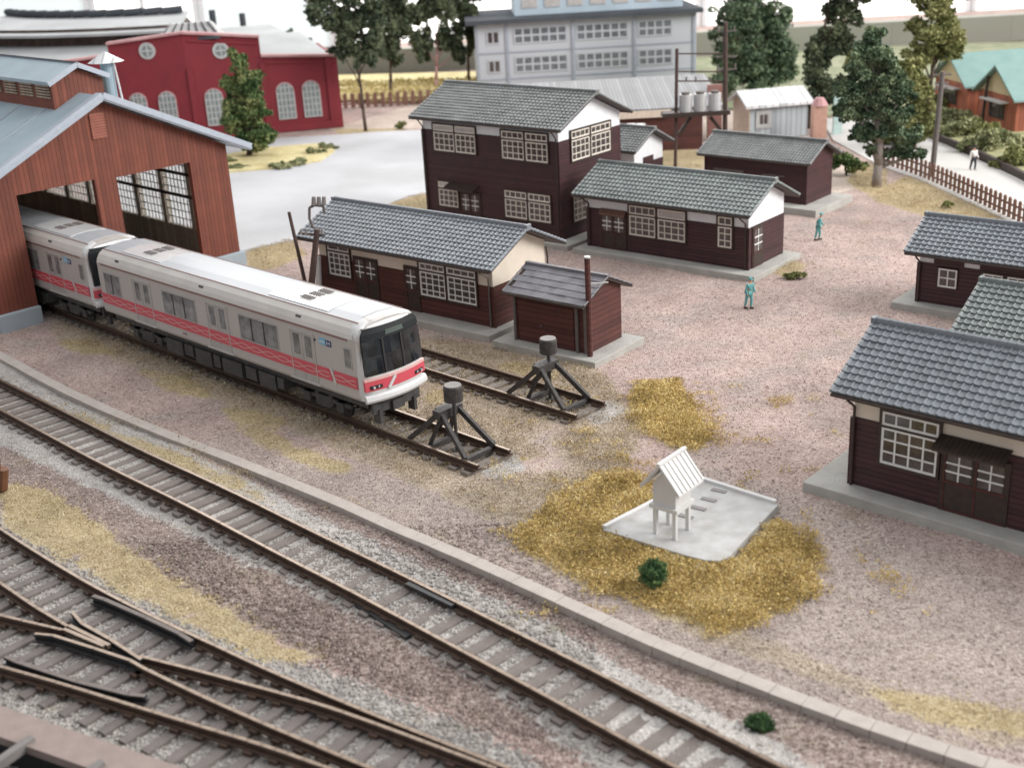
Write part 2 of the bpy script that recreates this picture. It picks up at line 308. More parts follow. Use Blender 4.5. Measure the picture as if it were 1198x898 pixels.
def ground_material():
    m, t, b, N = nt('scenic_ground'); L = t.links.new
    tc = N('ShaderNodeTexCoord')
    vo = N('ShaderNodeTexVoronoi'); vo.inputs['Scale'].default_value = 10.5; L(tc.outputs['Object'], vo.inputs['Vector'])
    v2 = N('ShaderNodeTexVoronoi'); v2.inputs['Scale'].default_value = 24; L(tc.outputs['Object'], v2.inputs['Vector'])
    no = N('ShaderNodeTexNoise'); no.inputs['Scale'].default_value = .35; no.inputs['Detail'].default_value = 7; L(tc.outputs['Object'], no.inputs['Vector'])
    nf = N('ShaderNodeTexNoise'); nf.inputs['Scale'].default_value = 1.6; nf.inputs['Detail'].default_value = 8; nf.inputs['Roughness'].default_value = .7; L(tc.outputs['Object'], nf.inputs['Vector'])
    sx = N('ShaderNodeSeparateColor'); L(vo.outputs['Color'], sx.inputs[0]); s2 = N('ShaderNodeSeparateColor'); L(v2.outputs['Color'], s2.inputs[0])
    def ramp(src, stops):
        cr = N('ShaderNodeValToRGB'); e = cr.color_ramp.elements
        e[0].position = stops[0][0]; e[0].color = (*stops[0][1], 1); e[1].position = stops[-1][0]; e[1].color = (*stops[-1][1], 1)
        for p, c in stops[1:-1]: k = e.new(p); k.color = (*c, 1)
        L(src, cr.inputs[0]); return cr.outputs[0]
    av = N('ShaderNodeMath', operation='MULTIPLY_ADD'); av.inputs[1].default_value = .5; L(sx.outputs[0], av.inputs[0]); m3 = N('ShaderNodeMath', operation='MULTIPLY'); m3.inputs[1].default_value = .5; L(s2.outputs[1], m3.inputs[0]); L(m3.outputs[0], av.inputs[2]); grain = av.outputs[0]
    pink = ramp(grain, [(0, (.22, .15, .13)), (.3, (.395, .29, .26)), (.6, (.49, .375, .34)), (1, (.64, .53, .485))])
    grey = ramp(grain, [(0, (.18, .145, .13)), (.4, (.335, .28, .255)), (1, (.53, .465, .425))])
    pg = N('ShaderNodeMix', data_type='RGBA'); L(pink, pg.inputs['A']); L(grey, pg.inputs['B'])
    # greyer towards the front right: real ballast of another colour, patchy
    r0 = N('ShaderNodeMapRange'); r0.inputs['From Min'].default_value = .5; r0.inputs['From Max'].default_value = .66; r0.inputs['To Max'].default_value = .7; L(no.outputs['Fac'], r0.inputs['Value'])
    at_ = N('ShaderNodeAttribute', attribute_name='greyer'); ag = N('ShaderNodeMath', operation='MAXIMUM'); L(r0.outputs[0], ag.inputs[0]); L(at_.outputs['Fac'], ag.inputs[1]); L(ag.outputs[0], pg.inputs['Factor'])
    col = pg.outputs['Result']
    cols = {'tan': ramp(grain, [(0, (.20, .15, .10)), (.4, (.38, .305, .225)), (.7, (.48, .40, .31)), (1, (.60, .53, .44))]),
            'cream': ramp(grain, [(0, (.42, .34, .27)), (.5, (.58, .48, .41)), (1, (.68, .6, .53))]),
            'brownballast': ramp(grain, [(0, (.10, .068, .06)), (.4, (.24, .18, .16)), (.75, (.37, .30, .27)), (1, (.55, .49, .45))]),
            'lightballast': ramp(grain, [(0, (.26, .24, .225)), (.35, (.40, .375, .355)), (.7, (.495, .47, .445)), (1, (.64, .615, .59))]),
            'yellow': ramp(grain, [(0, (.25, .18, .09)), (.4, (.42, .33, .17)), (.7, (.53, .43, .25)), (1, (.62, .54, .38))])}
    for k in ('cream', 'tan', 'brownballast', 'lightballast', 'yellow'):
        at_ = N('ShaderNodeAttribute', attribute_name=k)
        a1 = N('ShaderNodeMath', operation='ADD'); L(at_.outputs['Fac'], a1.inputs[0]); L(nf.outputs['Fac'], a1.inputs[1])
        g2 = N('ShaderNodeMath', operation='MULTIPLY_ADD'); g2.inputs[1].default_value = .22; L(grain, g2.inputs[0]); L(a1.outputs[0], g2.inputs[2])
        mr = N('ShaderNodeMapRange'); mr.inputs['From Min'].default_value = 1.0 if k != 'yellow' else .98; mr.inputs['From Max'].default_value = 1.22; mr.inputs['To Max'].default_value = .85 if k in ('tan', 'yellow') else .95; L(g2.outputs[0], mr.inputs['Value'])
        mx = N('ShaderNodeMix', data_type='RGBA'); L(mr.outputs[0], mx.inputs['Factor']); L(col, mx.inputs['A']); L(cols[k], mx.inputs['B']); col = mx.outputs['Result']
    # broad light and dark drifts of the scattered material
    dn = N('ShaderNodeTexNoise'); dn.inputs['Scale'].default_value = .22; dn.inputs['Detail'].default_value = 6; dn.inputs['Roughness'].default_value = .65; L(tc.outputs['Object'], dn.inputs['Vector'])
    dm = N('ShaderNodeMapRange'); dm.inputs['From Min'].default_value = .3; dm.inputs['From Max'].default_value = .7; dm.inputs['To Min'].default_value = .74; dm.inputs['To Max'].default_value = 1.16; L(dn.outputs['Fac'], dm.inputs['Value'])
    dv = N('ShaderNodeVectorMath', operation='SCALE'); L(col, dv.inputs[0]); L(dm.outputs[0], dv.inputs['Scale']); col = dv.outputs[0]
    # faint olive moss drift
    mo = N('ShaderNodeTexNoise'); mo.inputs['Scale'].default_value = .5; mo.inputs['Detail'].default_value = 5; L(tc.outputs['Object'], mo.inputs['Vector'])
    mr = N('ShaderNodeMapRange'); mr.inputs['From Min'].default_value = .62; mr.inputs['From Max'].default_value = .8; mr.inputs['To Max'].default_value = .5; L(mo.outputs['Fac'], mr.inputs['Value'])
    mx = N('ShaderNodeMix', data_type='RGBA'); mx.inputs['B'].default_value = (.25, .22, .10, 1); L(mr.outputs[0], mx.inputs['Factor']); L(col, mx.inputs['A']); col = mx.outputs['Result']
    L(col, b.inputs['Base Color']); b.inputs['Roughness'].default_value = .9; b.inputs['Specular IOR Level'].default_value = .25
    bs = N('ShaderNodeMath', operation='SUBTRACT'); bs.inputs[0].default_value = 1; L(vo.outputs['Distance'], bs.inputs[1])
    bp = N('ShaderNodeBump'); bp.inputs['Strength'].default_value = .9; bp.inputs['Distance'].default_value = .045; L(bs.outputs[0], bp.inputs['Height'])
    bp2 = N('ShaderNodeBump'); bp2.inputs['Strength'].default_value = .6; bp2.inputs['Distance'].default_value = .04; L(v2.outputs['Distance'], bp2.inputs['Height']); L(bp.outputs[0], bp2.inputs['Normal'])
    L(bp2.outputs[0], b.inputs['Normal'])
    return m
M['ground'] = ground_material()
greyer = blur(np.clip(inside(poly((700, 560), (880, 560), (1000, 600), (1198, 680), (1350, 760), (1350, 900), (900, 900), (600, 690), (300, 560), (200, 500), (500, 560)))*.75, 0, 1), 14)
def zattrs(me, x, y):
    for k, arr in list(ZM.items()) + [('greyer', greyer)]:
        at_ = me.attributes.new(k, 'FLOAT', 'POINT'); at_.data.foreach_set('value', zsample(arr, x, y).astype(np.float32))
ny, nx = XX.shape
vs = np.stack([XX, YY, HH], -1).reshape(-1, 3)
idx = np.arange(ny * nx).reshape(ny, nx)
qs = np.stack([idx[:-1, :-1], idx[:-1, 1:], idx[1:, 1:], idx[1:, :-1]], -1).reshape(-1, 4)
me = bpy.data.meshes.new('ground'); me.from_pydata(vs.tolist(), [], qs.tolist()); me.polygons.foreach_set('use_smooth', [True] * len(qs)); zattrs(me, vs[:, 0], vs[:, 1]); me.materials.append(M['ground'])
go = bpy.data.objects.new('ground', me); COL.objects.link(go); tag(go, kind='structure')
# wider sheet below it, out past the frame
MB().add([(-260, -40, -.35), (300, -40, -.35), (300, 230, -.35), (-260, 230, -.35)], [(0, 1, 2, 3)]).build('terrain', M['ground'])['kind'] = 'structure'
# loose stones lying on the ballast
def stones(n, x0, x1, y0, y1, smin, smax, name):
    x = rng.uniform(x0, x1, n); y = y0 + (y1 - y0) * rng.random(n) ** 1.5
    keep = zsample(ZM['yellow'], x, y) < .5; x = x[keep]; y = y[keep]; n = len(x)
    z = zsample(HH, x, y); s = rng.uniform(smin, smax, n); a = rng.uniform(0, 6.28, n); f = rng.uniform(.6, 1.1, (n, 5))
    V = np.zeros((n, 6, 3)); 
    for k in range(4):
        V[:, k, 0] = x + np.cos(a + k * 1.571) * s * f[:, k]; V[:, k, 1] = y + np.sin(a + k * 1.571) * s * f[:, k]; V[:, k, 2] = z + s * .25
    V[:, 4] = np.stack([x + s * .2, y, z + s * f[:, 4] * 1.0], -1); V[:, 5] = np.stack([x, y, z - s * .5], -1)
    F = np.array([(0, 1, 4), (1, 2, 4), (2, 3, 4), (3, 0, 4), (1, 0, 5), (2, 1, 5), (3, 2, 5), (0, 3, 5)])
    FF = (F[None] + (np.arange(n) * 6)[:, None, None]).reshape(-1, 3)
    me = bpy.data.meshes.new(name); me.from_pydata(V.reshape(-1, 3).tolist(), [], FF.tolist()); zattrs(me, V[:, :, 0].ravel(), V[:, :, 1].ravel()); me.materials.append(M['ground'])
    o = bpy.data.objects.new(name, me); COL.objects.link(o); return o
tag(stones(50000, -28, 26, 20, 75, .022, .055, 'gravel'), 'loose pinkish gravel scattered over the yard and between the tracks', 'gravel', kind='stuff')
TN = lattice_noise(11, .55) * .6 + lattice_noise(12, 1.7) * .4
# flock grass
def tufts(name, zone, n, size, material, zoff=0.0, thr=.5, region=None):
    pts = []
    arr = ZM[zone] if zone else None
    x0, x1, y0, y1 = region
    x = rng.uniform(x0, x1, n); y = rng.uniform(y0, y1, n)
    if zone:
        k = zsample(arr, x, y) + (zsample(TN, x, y) - .5) * .9 > thr + (rng.random(n) - .5) * .5; x = x[k]; y = y[k]
    n = len(x); z = zsample(HH, x, y) + zoff
    m = 3; X = np.repeat(x, m) + rng.normal(0, .05, n * m); Y = np.repeat(y, m) + rng.normal(0, .05, n * m); Z = np.repeat(z, m) + rng.uniform(.0, .12, n * m)
    N = n * m; V = np.zeros((N, 3, 3)); c = np.stack([X, Y, Z], -1)
    for k in range(3): V[:, k] = c + rng.normal(0, size, (N, 3)) * np.array([1, 1, .8])
    V[:, 2, 2] += np.abs(rng.normal(0, size * 1.3, N)); V[:, :, 2] += (np.repeat(zsample(TN, x, y), m) * .1)[:, None]
    me = bpy.data.meshes.new(name); me.from_pydata(V.reshape(-1, 3).tolist(), [], np.arange(N * 3).reshape(-1, 3).tolist()); me.materials.append(material)
    o = bpy.data.objects.new(name, me); COL.objects.link(o); return o
# dense clumps in the two big ochre patches, thin elsewhere
tag(tufts('grass', 'yellow', 170000, .027, M['straw'], region=(-2, 13, 30, 50), thr=.42), 'ochre flock grass around the little white shrine and beside the buffer stops', 'grass', kind='stuff')
tag(tufts('dry_grass', 'yellow', 230000, .026, leafmat('faded_flock', (.30, .225, .13), (.48, .385, .235), (.60, .51, .35)), region=(-28, 35, 20, 95), thr=.62), 'thin yellow grass along the tracks and the yard edges', 'grass', kind='stuff')
tag(tufts('dead_grass', 'tan', 90000, .026, leafmat('dead_grass', (.20, .145, .085), (.38, .30, .19), (.54, .46, .34)), region=(-22, 8, 33, 66), thr=.7), 'dull tan grass between the sidings and the kerb', 'grass', kind='stuff')
# ---------------------------------------------------------------- paved areas
def sheet(name, pts, mt, z, thick=.12):
    P = [g(*p)[:2] for p in pts]; return MB().prism([(p[0], p[1]) for p in P], z - thick, z).build(name, mt)
M['paving'] = mat('pale_lavender_paving', (.53, .53, .555), (.43, .43, .44), rough=.7, scale=.14, weather=.6, bump=.02, bscale=1.5)
M['road'] = mat('light_grey_road', (.56, .54, .52), (.48, .465, .45), rough=.8, scale=.15, weather=.4, bump=.02, bscale=3)
sheet('pavement', [(120, 300), (120, 185), (250, 172), (330, 162), (403, 158), (440, 155), (520, 152), (640, 155), (640, 175), (505, 226), (478, 230), (446, 243), (400, 256), (350, 280), (284, 294)], M['paving'], .075)['kind'] = 'structure'
sheet('road', [(960, 140), (1040, 140), (1076, 158), (1110, 172), (1198, 213), (1330, 285), (1330, 345), (1198, 268), (1130, 236), (1078, 212), (1030, 195), (975, 165)], M['road'], .08)['kind'] = 'structure'
kb = MB(); K = [g(*p) for p in ((1050, 142), (1076, 157), (1110, 171), (1150, 188), (1198, 212), (1330, 284))]
for a, b_ in zip(K, K[1:]): kb.bar((a.x, a.y, .3), (b_.x, b_.y, .3), .3, .6)
kb.build('kerb', M['dark_wood'])['kind'] = 'structure'
isl = [g(*p) for p in ((235, 200), (262, 184), (300, 176), (375, 170), (392, 178), (375, 190), (320, 199), (260, 204))]
tag(MB().prism([(p.x, p.y) for p in isl], 0, .22).build('verge', M['straw_pale']), kind='structure')
# ---------------------------------------------------------------- vegetation
def leaves(blobs, n, size, name, material, parent=None, sq=1.0):
    """many small leaf faces through the blobs; blob=(x,y,z,rx,ry,rz)"""
    vol = np.array([b[3] * b[4] * b[5] for b in blobs]) ** .7; vol /= vol.sum()
    C = []
    for b, f in zip(blobs, vol):
        m = max(20, int(n * f)); d = rng.normal(size=(m, 3)); d /= np.linalg.norm(d, axis=1)[:, None]
        r = rng.uniform(.35, 1.0, m) ** .5; k = rng.uniform(0, 6.28, 3)
        bump = 1 + .22 * np.sin(d[:, 0] * 5 + k[0]) * np.sin(d[:, 1] * 5 + k[1]) + .16 * np.sin(d[:, 2] * 9 + k[2])
        C.append(np.array(b[:3]) + d * (r * bump)[:, None] * np.array(b[3:6]))
    C = np.concatenate(C); N = len(C); V = np.zeros((N, 4, 3))
    u = rng.normal(size=(N, 3)); u /= np.linalg.norm(u, axis=1)[:, None]; v = np.cross(u, rng.normal(size=(N, 3))); v /= np.linalg.norm(v, axis=1)[:, None]
    s = rng.uniform(.5, 1.2, (N, 1)) * size
    V[:, 0] = C - u * s; V[:, 1] = C - v * s * .6; V[:, 2] = C + u * s; V[:, 3] = C + v * s * .6
    me = bpy.data.meshes.new(name); me.from_pydata(V.reshape(-1, 3).tolist(), [], np.arange(N * 4).reshape(-1, 4).tolist()); me.materials.append(material)
    o = bpy.data.objects.new(name, me); COL.objects.link(o)
    if parent: o.parent = parent
    return o
def tree(name, label, base, blobs_px, leaf, bark='bark', tr=.28, n=6000, size=.22, group=None, lean=None, cat='tree', limbs=True, split=4, fat=1.12):
    """base (px,py) on the ground; blobs_px: (px,py,rpx_x,rpx_y) at the tree's own distance"""
    B = g(*base); Y = B.y; scale = FPX / math.hypot(Y, CAMH)
    root = thing(name, label, cat, B, 0, group)
    bl = []
    for (px, py, rx, ry) in blobs_px:
        p = at(px, py, Y + random.uniform(-.4, .4)) - B; R = rx / scale * fat; Rz = ry / scale * fat
        bl.append((p.x, p.y, p.z, R, (R + Rz) / 2 * .9, Rz))
    out = []
    for (x, y, z, rx, ry, rz) in bl:       # break each lobe into irregular smaller lobes
        out.append((x, y, z, rx * .5, ry * .5, rz * .5))
        if split == 0: out[-1] = (x, y, z, rx, ry, rz)
        for _ in range(split + 3 + int(rx) if split else 0):
            t = random.uniform(0, 6.28); q = random.uniform(-.8, .8); c = math.sqrt(1 - q * q); kx = random.uniform(.2, .42)
            out.append((x + math.cos(t) * c * rx * .74, y + math.sin(t) * c * ry * .74, z + q * rz * .8, rx * kx, ry * kx, rz * kx))
    leaves(out, n, size, 'crown', M[leaf], root)
    tm = MB(); top = max(b[2] for b in bl); cx = sum(b[0] for b in bl) / len(bl); cy = sum(b[1] for b in bl) / len(bl)
    P = Vector((0, 0, -.1)); prev_r = tr
    for i in range(1, 7):
        f = i / 6; q = Vector((cx * f ** 1.3 + random.uniform(-.1, .1) * tr * 4, cy * f, top * .92 * f)); r = tr * (1 - .8 * f); tm.tube(P, q, prev_r, 7, r); P = q; prev_r = r
    if limbs:
        for b in bl:
            z0 = min(top * .85, max(b[2] * .6, .3)); f = z0 / (top * .92); p = Vector((cx * f ** 1.3, cy * f, z0))
            tm.tube(p, (b[0], b[1], b[2]), tr * .42, 5, tr * .12)
    tm.build('trunk', M[bark], root, smooth=True)
    return root
# ---------------------------------------------------------------- facade helpers
def front(s, d, z): return (s, -d, z)
def right(s, d, z): return (d, s, z)
def fbox(mb, Fm, s0, s1, d0, d1, z0, z1, ox=0):
    vs = [Fm(s, d, z) for z in (z0, z1) for d in (d0, d1) for s in (s0, s1)]
    if Fm is right or Fm is right_: vs = [(x + ox, y, z) for x, y, z in vs]
    mb.add(vs, [(0, 2, 3, 1), (4, 5, 7, 6), (0, 1, 5, 4), (2, 6, 7, 3), (0, 4, 6, 2), (1, 3, 7, 5)])
right_ = right
def window(root, Fm, s0, s1, z0, z1, cols, rows, tz=None, trows=1, tcols=None, ox=0, lat='lattice', pane='pane', casing='dark_wood', fw=.09, bw=.05, skip=False, name='window', bb=.085):
    c = MB()
    for a in ((s0 - fw, s0, z0 - fw, z1 + fw), (s1, s1 + fw, z0 - fw, z1 + fw)): fbox(c, Fm, a[0], a[1], -.05, .09, a[2], a[3], ox)
    for a in ((z0 - fw, z0), (z1, z1 + fw)) + (((tz - fw * .4, tz + fw * .5),) if tz else ()): fbox(c, Fm, s0 + .001, s1 - .001, -.05, .088, a[0], a[1], ox)
    wo = c.build(name, M[casing], root)
    p = MB(); fbox(p, Fm, s0, s1, -.04, .022, z0, tz if (tz and tcols == 1) else z1, ox); p.build('pane', M[pane], wo)
    if tz and tcols == 1: p = MB(); fbox(p, Fm, s0, s1, -.04, .022, tz + .002, z1, ox); p.build('pane', M['pale_pane'], wo, label='upper pane with a reflection painted as pale colour')
    l = MB(); parts = [(z0, (tz - fw * .4) if tz else z1, rows, cols)] + ([(tz + fw * .5, z1, trows, tcols or cols)] if tz else [])
    for (a, b_, r, cc) in parts:
        if r == 0: continue
        fbox(l, Fm, s0, s0 + bb, 0, .062, a, b_, ox); fbox(l, Fm, s1 - bb, s1, 0, .062, a, b_, ox)
        fbox(l, Fm, s0 + bb, s1 - bb, 0, .062, a, a + bb, ox); fbox(l, Fm, s0 + bb, s1 - bb, 0, .062, b_ - bb, b_, ox)
        for i in range(1, cc): x = s0 + (s1 - s0) * i / cc; fbox(l, Fm, x - bw / 2, x + bw / 2, 0, .056, a + bb, b_ - bb, ox)
        for i in range(1, r): z = a + (b_ - a) * i / r; fbox(l, Fm, s0 + bb, s1 - bb, 0, .05, z - bw / 2, z + bw / 2, ox)
    l.build('lattice', M[lat], wo)
    return wo
def tiled_roof(root, x0, x1, y0, ym, y1, ze, zr, tu, tv, material, profile=True, cap=.13, edge='dark_wood', thick=.13, lift=.085, name='roof'):
    mb = MB(); prof = [(0, .06), (.12, .066), (.22, .012), (.62, 0), (.9, .02)] if profile else [(0, .012), (.06, 0), (.94, 0)]
    for (ya, yb) in ((y0, ym), (y1, ym)):
        n = Vector((0, -(zr - ze), (yb - ya))).normalized()
        if n.z < 0: n = -n
        SL = math.hypot(yb - ya, zr - ze); nr = max(2, round(SL / tv)); nc = max(2, round((x1 - x0) / tu)); du = (x1 - x0) / nc
        jit = [random.uniform(-.008, .008) for _ in range(nc * nr)]
        for r in range(nr):
            t0, t1 = r / nr, (r + 1) / nr + .01
            off = 0 if profile else (.5 * du if r % 2 else 0)
            us = []
            for c in range(nc):
                for (f, h) in prof: us.append((x0 + (c + f) * du, h + jit[r * nc + c]))
            us.append((x1, .02))
            V = []
            for (t, b_) in ((t0, -.0), (t0, lift), (t1, .012)):
                for (u, h) in us:
                    uu = min(u + off, x1); hh = 0 if (t == t0 and b_ == 0) else h + b_
                    V.append((uu, ya + (yb - ya) * t + n.y * hh, ze + (zr - ze) * t + n.z * hh))
            m = len(us); fs = []
            for k in range(2):
                for i in range(m - 1): fs.append((k * m + i, k * m + i + 1, (k + 1) * m + i + 1, (k + 1) * m + i))
            mb.add(V, fs)
        for xx in (x0, x1):   # verge rolls
            for r in range(nr):
                t0, t1 = r / nr, (r + 1) / nr
                mb.tube((xx, ya + (yb - ya) * t0 + n.y * .06, ze + (zr - ze) * t0 + n.z * .06), (xx, ya + (yb - ya) * t1 + n.y * .03, ze + (zr - ze) * t1 + n.z * .03), .075 if profile else .04, 6)
    ro = mb.build(name, M[material], root)
    nv = len(ro.data.vertices); co = np.zeros(nv * 3); ro.data.vertices.foreach_get('co', co); co = co.reshape(-1, 3)
    rt_ = np.random.default_rng(5).random(4096); du_ = (x1 - x0) / max(2, round((x1 - x0) / tu))
    key = (np.floor((co[:, 0] - x0) / du_ + .02).astype(int) * 37 + np.floor(co[:, 2] / .137).astype(int) * 101 + (co[:, 1] > ym) * 777) % 4096
    a_ = ro.data.attributes.new('tint', 'FLOAT', 'POINT'); a_.data.foreach_set('value', rt_[key].astype(np.float32))
    cp = MB(); cp.box(x0 - .02, x1 + .02, ym - cap * .8, ym + cap * .8, zr - .02, zr + cap * .9)
    k = int((x1 - x0) / tu)
    if profile:
        for i in range(k): a = x0 + (x1 - x0) * i / k; cp.tube((a, ym, zr + cap), (a + (x1 - x0) / k * .96, ym, zr + cap * .92), cap * .72, 6)
        for xx in (x0, x1): cp.box(xx - .07, xx + .07, ym - cap * 1.3, ym + cap * 1.3, zr - .08, zr + cap * 1.6)
    cp.build('ridge_cap', M[material], ro)
    # underside and fascia
    s = MB(); e = .008
    s.extr([(y0 + .03, ze - thick + .02), (ym, zr - thick), (y1 - .03, ze - thick + .02), (y1 - .015, ze - e), (ym, zr - e), (y0 + .015, ze - e)], x0 + .02, x1 - .02)
    s.build('eaves', M[edge], ro)
    for yy in (y0 - .05, y1 + .05): gt = MB(); gt.tube((x0 + .02, yy, ze - .06), (x1 - .02, yy, ze - .06), .065, 7); gt.build('gutter', M['dark_wood'], ro)
    return ro
def house(name, label, cat, a, b, yaw, x0, x1, W, He, Hr, oe, og, band, upper, timber, tiles, tile_size, z0=.3, apron=(.8, .9, .9, .6), profile=True, group=None, lift=.085, base='concrete'):
    root = thing(name, label, cat, (a, b, 0), yaw, group)
    l, r, f, bk = apron
    MB().box(x0 - l, x1 + r, -f, W + bk, -.1, z0).build('foundation', M[base], root, bevel=.03)
    k = (Hr - He) / (W / 2 + oe); zt = He + k * oe - .14; zp = Hr - .14
    if band:
        MB().box(x0, x1, 0, W, z0 - .02, band).build('timber_wall', M[timber], root)
        MB().extr([(.03, band + .002), (.03, zt), (W / 2, zp - .02), (W - .03, zt), (W - .03, band + .002)], x0 + .03, x1 - .03).build('plaster_wall', M[upper], root)
    else:
        MB().extr([(0, z0 - .02), (0, zt), (W / 2, zp), (W, zt), (W, z0 - .02)], x0, x1).build('timber_wall', M[timber], root)
    tiled_roof(root, x0 - og, x1 + og, -oe, W / 2, W + oe, He, Hr, tile_size[0], tile_size[1], tiles, profile, lift=lift)
    # corner posts
    cp = MB()
    for xx in (x0, x1):
        cp = MB(); cp.box(xx - .06, xx + .06, -.05, .07, z0, (band or zt) - .02); cp.build('corner_trim', M[timber], root)
    return root
def downpipe(root, x, y, ze, oe, z0=.3, face=-1, m='dark_wood'):
    mb = MB(); mb.tube((x, y - oe, ze - .1), (x, y - oe * .55, ze - .38), .045, 6); mb.tube((x, y - oe * .55, ze - .36), (x, y - .09, ze - .62), .045, 6); mb.tube((x, y - .09, ze - .6), (x, y - .09, z0), .05, 6)
    mb.build('downpipe', M[m], root)
def hood(root, s0, s1, z, out=.7, m='dark_wood'):
    mb = MB(); mb.extr([(0, z + .28), (0, z + .2), (-out, z - .06), (-out, z + .02)], s0, s1)
    n = int((s1 - s0) / .16)
    for i in range(n + 1):
        x = s0 + (s1 - s0) * i / n; mb.bar((x, -.02, z + .27), (x, -out, z + .02), .05, .05)
    for x in (s0 + .15, s1 - .15): mb.bar((x, -.02, z - .2), (x, -out * .8, z + .0), .05, .05)
    mb.build('door_hood', M[m], root)
def door(root, Fm, s0, s1, z0, z1, panels=2, ox=0, lat='lattice_white', gz=None):
    mb = MB(); fbox(mb, Fm, s0 - .08, s1 + .08, -.02, .05, z0, z1 + .1, ox); d = mb.build('door', M['dark_wood'], root)
    wd = (s1 - s0) / panels; gz = gz or (z0 + (z1 - z0) * .48)
    for i in range(panels):
        a = s0 + i * wd + .12; c = s0 + (i + 1) * wd - .12
        p = MB(); fbox(p, Fm, a, c, .0, .06, gz, z1 - .08, ox); p.build('pane', M['pane'], d)
        l = MB(); zz = [gz + (z1 - .08 - gz) * q for q in (.33, .66)]
        for z in zz: fbox(l, Fm, a - .02, c + .02, .05, .08, z - .03, z + .03, ox)
        m = (a + c) / 2; fbox(l, Fm, m - .025, m + .025, .05, .077, gz, z1 - .08, ox); l.build('lattice', M[lat], d)
    r = MB()
    for i in range(panels):
        a = s0 + i * wd; fbox(r, Fm, a + .02, a + .08, .04, .075, z0 + .02, z1, ox); fbox(r, Fm, a + .08, a + wd - .02, .04, .07, z0 + .02, z0 + .1, ox); fbox(r, Fm, a + .08, a + wd - .02, .04, .07, gz - .12, gz - .04, ox)
    r.build('door_frame', M['timber_red'], d)
# ================================================================ HOUSES
# A: two storey
A = house('two_storey_house', 'two storey dark maroon timber house with grey tiled roof and white gable', 'house', 3.52, 73.48, -.7185, -11.18, 0, 5.96 + .35, 7.07, 8.72, .51, .57, 6.29, 'white_plaster', 'timber', 'tile_grey', (.30, .30), apron=(.9, 1.1, .9, .9))
for (s0, s1) in ((-10.15, -8.37), (-8.27, -6.57)): window(A, front, s0, s1, 5.0, 6.68, 4, 3, tz=6.22, tcols=1, pane='pane')
for (s0, s1) in ((-4.4, -2.65), (-2.5, -.8)): window(A, front, s0, s1, 4.97, 6.68, 4, 3, tz=6.18, tcols=4)
window(A, front, -10.05, -8.35, 1.4, 3.0, 4, 3, tz=2.55, tcols=1)
door(A, front, -8.1, -6.5, .3, 2.45, 2); hood(A, -9.0, -6.5, 2.75)
for (s0, s1) in ((-4.38, -2.62), (-2.48, -.76)): window(A, front, s0, s1, 1.3, 3.0, 4, 3, tz=2.5, tcols=4)
for (s0, s1) in ((1.2, 3.0), (3.15, 5.15)): window(A, right, s0, s1, 4.92, 6.7, 4, 3, tz=6.2, tcols=4)
window(A, right, 1.2, 2.9, 1.2, 2.75, 4, 4)
window(A, right, 3.1, 5.0, 1.2, 2.75, 4, 4)
downpipe(A, -.12, 0, 7.07, .51); downpipe(A, -11.05, 0, 7.07, .51)
# B: single storey, green-grey
B = house('long_house', 'long single storey dark maroon house with green grey tiles and white gable in mid yard', 'house', 13.21, 65.11, -.7061, -10.75, 0, 4.0, 3.51, 4.86, .83, .48, 2.64, 'white_plaster', 'timber', 'tile_green', (.28, .36), apron=(.5, .9, .95, .5))
door(B, front, -9.75, -8.05, .3, 2.35, 2, gz=1.4); hood(B, -9.75, -8.0, 2.42, .25, 'fence')
window(B, front, -7.75, -5.95, 1.35, 3.1, 4, 3, tz=2.55, tcols=4)
window(B, front, -5.8, -3.97, 1.35, 3.1, 4, 3, tz=2.55, tcols=1)
window(B, front, -1.88, -1.0, 1.4, 3.12, 2, 3, tz=2.6, tcols=2)
door(B, right, .45, 1.5, .3, 2.5, 1, gz=1.2)
downpipe(B, -.15, 0, 3.51, .83); downpipe(B, -10.6, 0, 3.51, .83)
# C: cream band house beside the train
C_ = house('siding_house', 'single storey house with blue grey roof and blank cream gable beside the train', 'house', -.66, 57.73, -.6959, -12.3, 0, 4.25, 3.48, 4.88, .87, .64, 2.38, 'cream_plaster', 'timber_red', 'tile_blue', (.29, .31), apron=(.6, .5, 1.1, .5))
window(C_, front, -11.5, -9.85, 1.42, 3.1, 4, 4, tz=2.75, tcols=2, lat='lattice_white')
def vdoor(root, s0, s1): door(root, front, s0, s1, .3, 2.6, 2, lat='lattice_white', gz=1.55)
vdoor(C_, -9.55, -7.9); door(C_, front, -5.85, -4.98, .3, 2.6, 1, gz=1.5)
for (s0, s1) in ((-4.8, -3.08), (-2.94, -1.05)): window(C_, front, s0, s1, 1.28, 3.02, 4, 4, tz=2.6, tcols=4, lat='lattice_white')
downpipe(C_, -.2, 0, 3.48, .87, m='pole_grey'); downpipe(C_, .05, 4.25 + .16, 3.48, .2)
# D: small shed
D_ = house('storage_shed', 'small red brown shed with overlapping slate roof behind the rear buffer stop', 'shed', 3.55, 53.27, -.6931, -4.17, 0, 2.75, 2.77, 3.65, .54, .26, None, None, 'timber_red', 'slate', (.62, .40), apron=(.9, .9, .75, .55), profile=False, lift=.04)
dd = MB(); dd.box(-3.95, -.75, -.035, .02, .32, 2.3); dd = dd.build('door', M['timber_red'], D_); dd['label'] = 'wide sliding door of dark red boards'
MB().tube((-2.6, -.02, 1.25), (-2.6, -.1, 1.25), .06, 8).build('handle', M['pole_grey'], dd)
for a_, b_ in ((-4.2, -4.08), (-.6, -.45), (-.12, 0)): pf = MB(); pf.box(a_, b_, -.12, -.02, .3, 2.62); pf.build('door_post', M['pole_grey'], D_)
